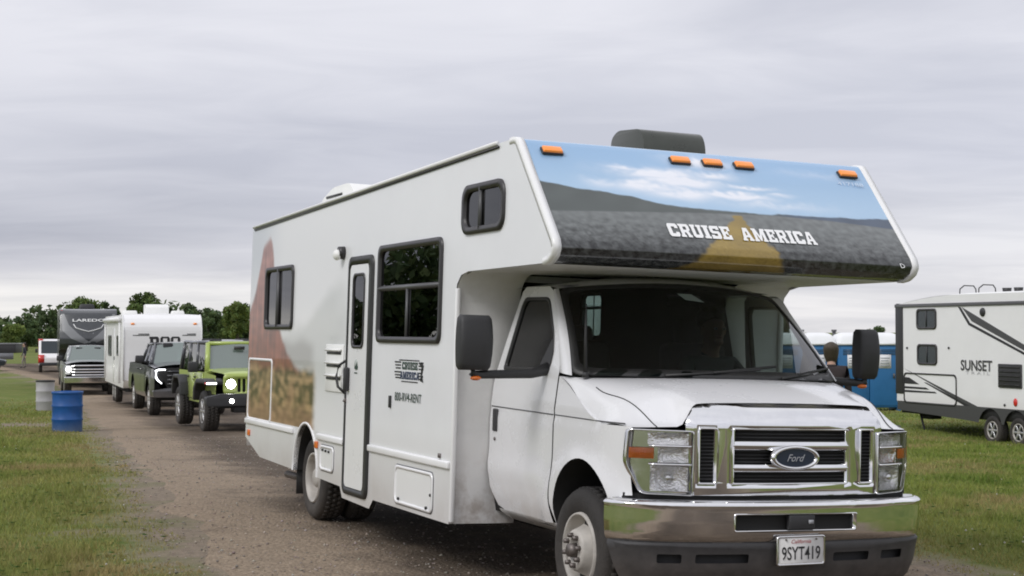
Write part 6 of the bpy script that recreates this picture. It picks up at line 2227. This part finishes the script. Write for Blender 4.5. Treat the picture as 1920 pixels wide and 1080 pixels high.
# ------------------------------------------------------------------ portable toilets
mat('toilet_blue', (0.022, 0.140, 0.330), 0.45, var=.08, scale=3)
mat('toilet_white', (0.80, 0.81, 0.82), 0.5, var=.03)
mat('sign_white', (0.74, 0.74, 0.75), 0.5)
mat('sign_print', (0.30, 0.32, 0.36), 0.5)
def toilet():
    t = thing('portable_toilet', 'blue portable toilet', 'portable toilet')
    TW, TD, TB = .955, 1.12, 1.98
    MB().span((-TW/2+.02, -TD/2, .12), (TW/2-.02, TD/2, TB)).build('cabin', MAT['toilet_blue'], t, bevel=.03)
    mb = MB()
    mb.span((-TW/2+.03, -TD/2-.05, 0), (-TW/2+.15, TD/2+.05, .13)).span((TW/2-.15, -TD/2-.05, 0), (TW/2-.03, TD/2+.05, .13))
    mb.build('skid', MAT['toilet_blue'], t, bevel=.02)
    dr = MB().span((-TW/2+.10, -TD/2-.022, .18), (TW/2-.10, -TD/2, 1.90)).build('door', MAT['toilet_blue'], t, bevel=.012)
    mb = MB()
    for k in range(4): mb.span((-TW/2+.16, -TD/2-.030, 1.66+.045*k), (TW/2-.16, -TD/2-.020, 1.68+.045*k))
    mb.build('vent_slots', MAT['navy'], dr)
    sg = MB().span((-.19, -TD/2-.030, 1.27), (.16, -TD/2-.022, 1.67)).build('sign', MAT['sign_white'], dr)
    mb = MB()
    for k, (a, b) in enumerate(((-.15, .12), (-.15, .10), (-.13, .08), (-.15, .12))): mb.span((a, -TD/2-.034, 1.33+.075*k), (b, -TD/2-.030, 1.355+.075*k))
    mb.build('print', MAT['sign_print'], sg)
    MB().box((.24, -TD/2-.04, 1.05), (.05, .04, .14)).build('handle', MAT['grey_bar'], dr)
    mb = MB()
    mb.grid(lambda u, v: (lerp(-TW/2-.01, TW/2+.01, u), lerp(-TD/2-.05, TD/2+.03, v), TB-.02+.05+.30*(max(0, 1-abs(2*u-1)**5))**.6*(max(0, 1-abs(2*v-1)**4))**.6), 20, 16)
    mb.span((-TW/2-.012, -TD/2-.055, TB-.03), (TW/2+.012, TD/2+.035, TB+.035))
    mb.build('roof', MAT['toilet_white'], t, sharp=50)
    mb = MB().cyl((-TW/2+.12, TD/2-.14, TB), (-TW/2+.12, TD/2-.14, TB+.36), .055, n=12).cyl((-TW/2+.12, TD/2-.14, TB+.36), (-TW/2+.12, TD/2-.14, TB+.42), .08, n=12)
    mb.build('vent_pipe', MAT['grey_bar'], t)
    return t
tp = toilet()
labs = ['blue portable toilet beside the white cargo trailer, half behind the windscreen pillar',
        'blue white-roofed portable toilet just left of the walking person',
        'blue white-roofed portable toilet between the walking person and the black mirror',
        'blue white-roofed portable toilet against the black rear corner of the travel trailer']
for k, px in enumerate((1470, 1530, 1592, 1652)):
    o = tp if k == 0 else copy_tree(tp)
    q = at(px, 47.6)
    o.location = (q.x, q.y, -0.70)
    o.rotation_euler = (0, 0, 0.02*((k*7) % 3-1))
    o['label'] = labs[k]
    o['group'] = 'portable toilets in a row'

# ------------------------------------------------------------------ barrels by the lane
mat('drum_blue', (0.007, 0.075, 0.27), 0.4, var=.15, scale=4, dirt=((.2, .2, .12), -.05, .25))
mat('drum_white', (0.40, 0.39, 0.40), 0.5, var=.15, scale=3, dirt=((.2, .18, .14), -.05, .3))
def drum(label, px, Y, m, r, h, lid, z=None):
    q = at(px, Y)
    t = thing('barrel', label, 'barrel', (q.x, q.y, q.z-.02 if z is None else z), 0.4, 'barrels marking the edge of the lane')
    pr = [(r*.93, .0), (r*.97, .015), (r*.96, .05)]
    for zz in (.33, .66): pr += [(r*.96, h*zz-.03), (r*1.0, h*zz-.008), (r*1.0, h*zz+.008), (r*.96, h*zz+.03)]
    pr += [(r*.96, h-.06), (r*.98, h-.03)]
    MB().lathe(pr, (0, 0, 0), 'z', 32).build('shell', MAT[m], t, sharp=60)
    MB().lathe([(r*.965, h-.04), (r*1.0, h-.035), (r*1.01, h+.012), (r*.96, h+.014), (r*.94, h-.02), (0, h-.02)], (0, 0, 0), 'z', 32).build('rim', MAT[lid], t, sharp=50)
    return t
drum('blue steel barrel at the edge of the lane', 127.5, 33.0, 'drum_blue', .315, .83, 'drum_blue')
drum('greyish white barrel with a black rim standing behind the blue barrel', 86, 47.5, 'drum_white', .275, .90, 'black_plastic')

# ------------------------------------------------------------------ things far off on the left
q = at(103, 100)
t = thing('delivery_van', 'white van with a red stripe waiting far back beside the grey fifth wheel', 'van', q, heading(.28, -.96))
prof = rpoly([(0, .45), (.02, .95), (-.45, 1.15), (-.85, 2.0), (-5, 2.05), (-5, .45)], [.05, .1, .1, .15, .1, .05], 4)
MB().prism(prof, 'y', -.95, .95).build('body', MAT['trailer_white'], t, bevel=.06)
mb = MB()
mb.grid(lambda u, v: (lerp(-.45, -.83, v)+.012, lerp(-.80, .80, u), lerp(1.18, 1.94, v)+.012), 4, 4)
mb.build('windscreen', MAT['navy'], t)
for sgn in (-1, 1):
    mb = MB()
    mb.panel([(-.75, 1.2), (-.98, 1.85), (-1.7, 1.85), (-1.7, 1.2)], [], lambda u, v: (u, sgn*.957, v))
    mb.build('side_window', MAT['navy'], t)
    MB().span((-.45, sgn*.80-.10, .55), (.012, sgn*.80+.10, 1.95)).build('red_stripe', MAT['red_lens'], t) if False else None
    for x in (-.8, -3.9): wheel(t, x, sgn*.93, .35, .35, .2, sgn, 'alloy')
    MB().box((.0, sgn*.72, .85), (.05, .22, .14)).build('headlamp', MAT['worn_chrome'], t)
    MB().box((-.75, sgn*1.08, 1.35), (.1, .16, .24)).build('door_mirror', MAT['black_plastic'], t, bevel=.02)
mb = MB()
mb.grid(lambda u, v: (lerp(-.44, -.02, u), -.958, lerp(.6, 1.12, v)), 2, 2).span((-4.9, -.960, 1.0), (-1.8, -.952, 1.25)).span((-1.12, -.965, .55), (-.95, -.952, 2.0)).span((-.40, -.975, .60), (.03, -.62, 1.10)).span((-.9, -.972, 1.95), (-4.9, -.70, 2.075))
mb.build('stripe', MAT['red_lens'], t)
MB().span((-.2, -.9, .42), (.06, .9, .62)).build('bumper', MAT['black_plastic'], t, bevel=.03)

q = at(6, 116)
t = thing('flatbed_trailer', 'long low black trailer with a pale lower edge at the far left', 'trailer', q, 0.05)
MB().span((-4.2, -1.0, 1.0), (1.15, 1.0, 1.62)).build('bed', MAT['black_plastic'], t, bevel=.04)
MB().span((-4.25, -1.03, 1.60), (1.2, 1.03, 1.70)).build('top_rail', MAT['cap_pale'], t)
MB().span((-4.0, -1.02, .55), (1.0, -.95, 1.0)).build('side_skirt', MAT['cap_pale'], t)
for x in (-2.2, -1.3):
    for sgn in (-1, 1): wheel(t, x, sgn*.95, .36, .36, .2, sgn, 'alloy')

q = at(-20, 104)
t = thing('parked_car', 'dark teal car parked at the left edge of the picture', 'car', q, 0.25)
prof = rpoly([(1.0, .35), (1.08, .68), (.2, .86), (-.55, 1.30), (-2.0, 1.32), (-3.1, .90), (-3.2, .4)], [.1, .1, .2, .3, .3, .2, .1], 5)
MB().prism([(a, b) for a, b in prof if b < .93]+[], 'y', -.86, .86).build('body', MAT['navy'], t, bevel=.08)
MB().prism(rpoly([(.25, .84), (-.55, 1.30), (-2.0, 1.32), (-2.95, .88)], .15), 'y', -.70, .70).build('cabin', MAT['navy'], t, bevel=.10, seg=3)
for sgn in (-1, 1):
    mb = MB()
    mb.panel(rpoly([(.0, .92), (-.55, 1.24), (-1.9, 1.26), (-2.5, .95)], .08), [], lambda u, v: (u, sgn*.708, v))
    mb.build('side_window', MAT['far_glass'], t)
    for x in (.35, -2.35): wheel(t, x, sgn*.84, .32, .32, .2, sgn, 'alloy')

# ================================================================== PEOPLE
mat('hair_brown', (0.055, 0.042, 0.027), 0.6, var=.3, scale=30, bump=.4, bscale=80)
mat('hair_dark', (0.03, 0.022, 0.018), 0.5, var=.3, scale=30, bump=.4, bscale=80)
mat('hoodie_brown', (0.034, 0.025, 0.026), 0.9, var=.25, scale=6, bump=.4, bscale=30)
mat('shirt_grey', (0.10, 0.12, 0.12), 0.9, var=.15, bump=.3, bscale=40)
mat('jacket_dark', (0.03, 0.03, 0.045), 0.85, var=.2, bump=.3, bscale=30)
mat('denim', (0.07, 0.085, 0.12), 0.9, var=.2)
mat('khaki', (0.22, 0.20, 0.17), 0.9, var=.15)
mat('shoe', (0.03, 0.03, 0.03), 0.6)
mat('eye_white', (0.7, 0.68, 0.66), 0.2)
mat('lip', (0.30, 0.13, 0.11), 0.5)

def person(label, loc, rz, pose, top, legs, hair, long_hair=False, seated=False):
    """one continuous skinned body; x is the way the person faces; pose = joint table in metres"""
    t = thing('person', label, 'person', loc, rz)
    J = dict(pose)
    verts, edges, rads = [], [], []
    idx = {}
    def vert(n, p, r):
        idx[n] = len(verts)
        verts.append(p)
        rads.append(r if isinstance(r, tuple) else (r, r))
    def link(a, b): edges.append((idx[a], idx[b]))
    vert('pelvis', J['pelvis'], (.125, .165))
    R_ = {'waist': (.105, .140), 'chest': (.120, .170), 'neck0': (.075, .095), 'neck': .055, 'jaw': .070, 'brow': (.092, .080), 'crown': (.075, .066)}
    prev = 'pelvis'
    for n in ('waist', 'chest', 'neck0', 'neck', 'jaw', 'brow', 'crown'):
        vert(n, J[n], R_[n])
        link(prev, n)
        prev = n
    for s in ('L', 'R'):
        for n, r in (('shoulder', .068), ('elbow', .050), ('wrist', .030), ('palm', (.022, .040))):
            vert(n+s, J[n+s], r)
        link('chest', 'shoulder'+s)
        link('shoulder'+s, 'elbow'+s)
        link('elbow'+s, 'wrist'+s)
        link('wrist'+s, 'palm'+s)
        for n, r in (('hip', .095), ('knee', .066), ('ankle', .045), ('toe', .036)): vert(n+s, J[n+s], r)
        link('pelvis', 'hip'+s)
        link('hip'+s, 'knee'+s)
        link('knee'+s, 'ankle'+s)
        link('ankle'+s, 'toe'+s)
        w_, p_ = Vector(J['wrist'+s]), Vector(J['palm'+s])
        d = (p_-w_).normalized()
        fw = Vector((1, 0, 0))-d*d.x
        if fw.length < .1: fw = Vector((0, 1 if s == 'L' else -1, 0))
        fw.normalize()
        inw = d.cross(fw)*(-1 if s == 'L' else 1)
        for k, ln in enumerate((.075, .085, .078, .060)):
            b0 = p_+fw*(.030-.020*k)
            b1 = b0+d*(.030+ln*.45)+inw*.008
            b2 = b1+d*ln*.35+inw*(.022+.004*k)
            for q, nm in ((b1, 'a'), (b2, 'b')): vert(f'f{s}{k}{nm}', tuple(q), .0085)
            link('palm'+s, f'f{s}{k}a')
            link(f'f{s}{k}a', f'f{s}{k}b')
        b0 = w_.lerp(p_, .45)+fw*.035
        vert(f't{s}a', tuple(b0+d*.012+fw*.012), .011)
        vert(f't{s}b', tuple(b0+d*.050+fw*.020+inw*.012), .0095)
        link('palm'+s, f't{s}a')
        link(f't{s}a', f't{s}b')
    me = bpy.data.meshes.new('body')
    me.from_pydata(verts, edges, [])
    o = bpy.data.objects.new('body', me)
    COL.objects.link(o)
    md = o.modifiers.new('skin', 'SKIN')
    md.use_smooth_shade = True
    for i, v in enumerate(me.skin_vertices[0].data):
        v.radius = rads[i]
        v.use_root = (i == 0)
    o.modifiers.new('sub', 'SUBSURF').levels = 2
    bpy.context.view_layer.update()
    bm2 = bpy.data.meshes.new_from_object(o.evaluated_get(bpy.context.evaluated_depsgraph_get()))
    bpy.data.objects.remove(o)
    bpy.data.meshes.remove(me)
    b = bpy.data.objects.new('body', bm2)
    COL.objects.link(b)
    b.parent = t
    for m in (top, legs, 'skin', 'shoe'): bm2.materials.append(MAT[m])
    segs = []
    def seg(a, c, k): segs.append((Vector(J[a]), Vector(J[c]), k))
    seg('pelvis', 'waist', 0); seg('waist', 'chest', 0); seg('chest', 'neck0', 0); seg('neck', 'jaw', 2); seg('jaw', 'crown', 2)
    for s in 'LR':
        seg('chest', 'shoulder'+s, 0); seg('shoulder'+s, 'elbow'+s, 0); seg('elbow'+s, 'wrist'+s, 0); seg('palm'+s, 'palm'+s, 2)
        seg('hip'+s, 'knee'+s, 1); seg('knee'+s, 'ankle'+s, 1); seg('ankle'+s, 'toe'+s, 3)
    def dist(p, a, c):
        ac = c-a
        q = 0 if ac.length < 1e-6 else min(1, max(0, (p-a).dot(ac)/ac.length_squared))
        return (p-(a+ac*q)).length
    for f in bm2.polygons:
        f.use_smooth = True
        c = Vector(f.center)
        f.material_index = min(segs, key=lambda s: dist(c, s[0], s[1]))[2]
    # face: nose, eyes, mouth, ears as one head piece set
    jaw, brow, crown = Vector(J['jaw']), Vector(J['brow']), Vector(J['crown'])
    fwd = Vector(J.get('face', (1, 0, 0))).normalized()
    up = (crown-jaw).normalized()
    lf = up.cross(fwd).normalized()
    ec = brow-up*.018
    MB().ell(ec+fwd*.088-up*.028, (.020, .016, .024)).build('nose', MAT['skin'], b)
    for s in (-1, 1): MB().ell(ec+lf*s*.083-up*.012-fwd*.005, (.022, .010, .032)).build('ear', MAT['skin'], b)
    MB().ell(jaw+fwd*.062-up*.018, (.030, .034, .026)).build('chin', MAT['skin'], b)
    for s in (-1, 1):
        e = MB().ell(ec+fwd*.082+lf*s*.032, (.010, .014, .009)).build('eye', MAT['eye_white'], b)
        MB().ell(ec+fwd*.091+lf*s*.032, (.003, .006, .006)).build('iris', MAT['hair_dark'], e)
    MB().ell(jaw+fwd*.078+up*.012, (.008, .026, .008)).build('mouth', MAT['lip'], b)
    mb = MB()
    hc = brow+up*.035-fwd*.022
    def hr(u, v):
        a, q = u*2*math.pi, (v-.5)*math.pi
        d = fwd*math.cos(a)*math.cos(q)+lf*math.sin(a)*math.cos(q)+up*math.sin(q)
        r = .108+.008*noise.noise(d*6)
        front = max(0, d.dot(fwd))
        low = max(0, -d.dot(up))
        k = 1-.55*front*(1 if d.dot(up) < .35 else .15)-(0 if long_hair else .25*low)
        p = hc+d*r*k
        if long_hair and low > .2 and front < .3: p -= up*.12*low
        return p
    mb.grid(hr, 28, 18)
    mb.build('hair', MAT[hair], b, sharp=None)
    return t

def stand_pose(h=1.0, stride=0.0, hood=0.0):
    P = {'pelvis': (0, 0, .95), 'waist': (0, 0, 1.08), 'chest': (0, 0, 1.30), 'neck0': (-.01, 0, 1.43), 'neck': (0, 0, 1.50), 'jaw': (.03, 0, 1.56), 'brow': (.012, 0, 1.65), 'crown': (0, 0, 1.70)}
    for s, k in (('L', 1), ('R', -1)):
        sw_ = stride*k
        P.update({'shoulder'+s: (0, .185*k, 1.40), 'elbow'+s: (-.05-.18*sw_, .24*k, 1.12), 'wrist'+s: (.04-.30*sw_, .25*k, .88), 'palm'+s: (.06-.34*sw_, .245*k, .81),
                  'hip'+s: (0, .10*k, .90), 'knee'+s: (.03+.22*sw_, .10*k, .50), 'ankle'+s: (.0+.34*sw_, .10*k, .085+.06*max(0, -sw_)), 'toe'+s: (.16+.34*sw_, .12*k, .035)})
    return {n: tuple(c*h for c in p) for n, p in P.items()}
q = at(1558, 22.0)
person('person in a dark brown hooded top with brown hair walking behind the motorhome bonnet', (q.x, q.y, q.z-.02), rad(75), stand_pose(.95, .5), 'hoodie_brown', 'denim', 'hair_brown', long_hair=True)
q = at(46, 112.0)
person('distant person in a dark jacket and pale trousers beside the low black trailer', (q.x, q.y, q.z), rad(200), stand_pose(1.0, .35), 'jacket_dark', 'khaki', 'hair_dark')

# driver, seated at the wheel; built in the motorhome's frame and then placed in the world
P = {'pelvis': (0, 0, .10), 'waist': (-.02, 0, .24), 'chest': (-.04, 0, .46), 'neck0': (-.03, 0, .58), 'neck': (0, 0, .65), 'jaw': (.035, 0, .71), 'brow': (.025, 0, .80), 'crown': (.01, 0, .85)}
for s, k in (('L', 1), ('R', -1)):
    P.update({'shoulder'+s: (-.02, .185*k, .54), 'elbow'+s: (.16, .25*k, .34), 'wrist'+s: (.34, .175*k, .40), 'palm'+s: (.385, .165*k, .43),
              'hip'+s: (.05, .10*k, .09), 'knee'+s: (.44, .13*k, .14), 'ankle'+s: (.62, .13*k, -.26), 'toe'+s: (.76, .13*k, -.28)})
bpy.context.view_layer.update()
drv = person('driver in a grey shirt sitting at the wheel of the white motorhome', (0, 0, 0), 0, P, 'shirt_grey', 'denim', 'hair_dark')
drv.matrix_world = rv.matrix_world @ Matrix.Translation((-1.02, .45, .93))
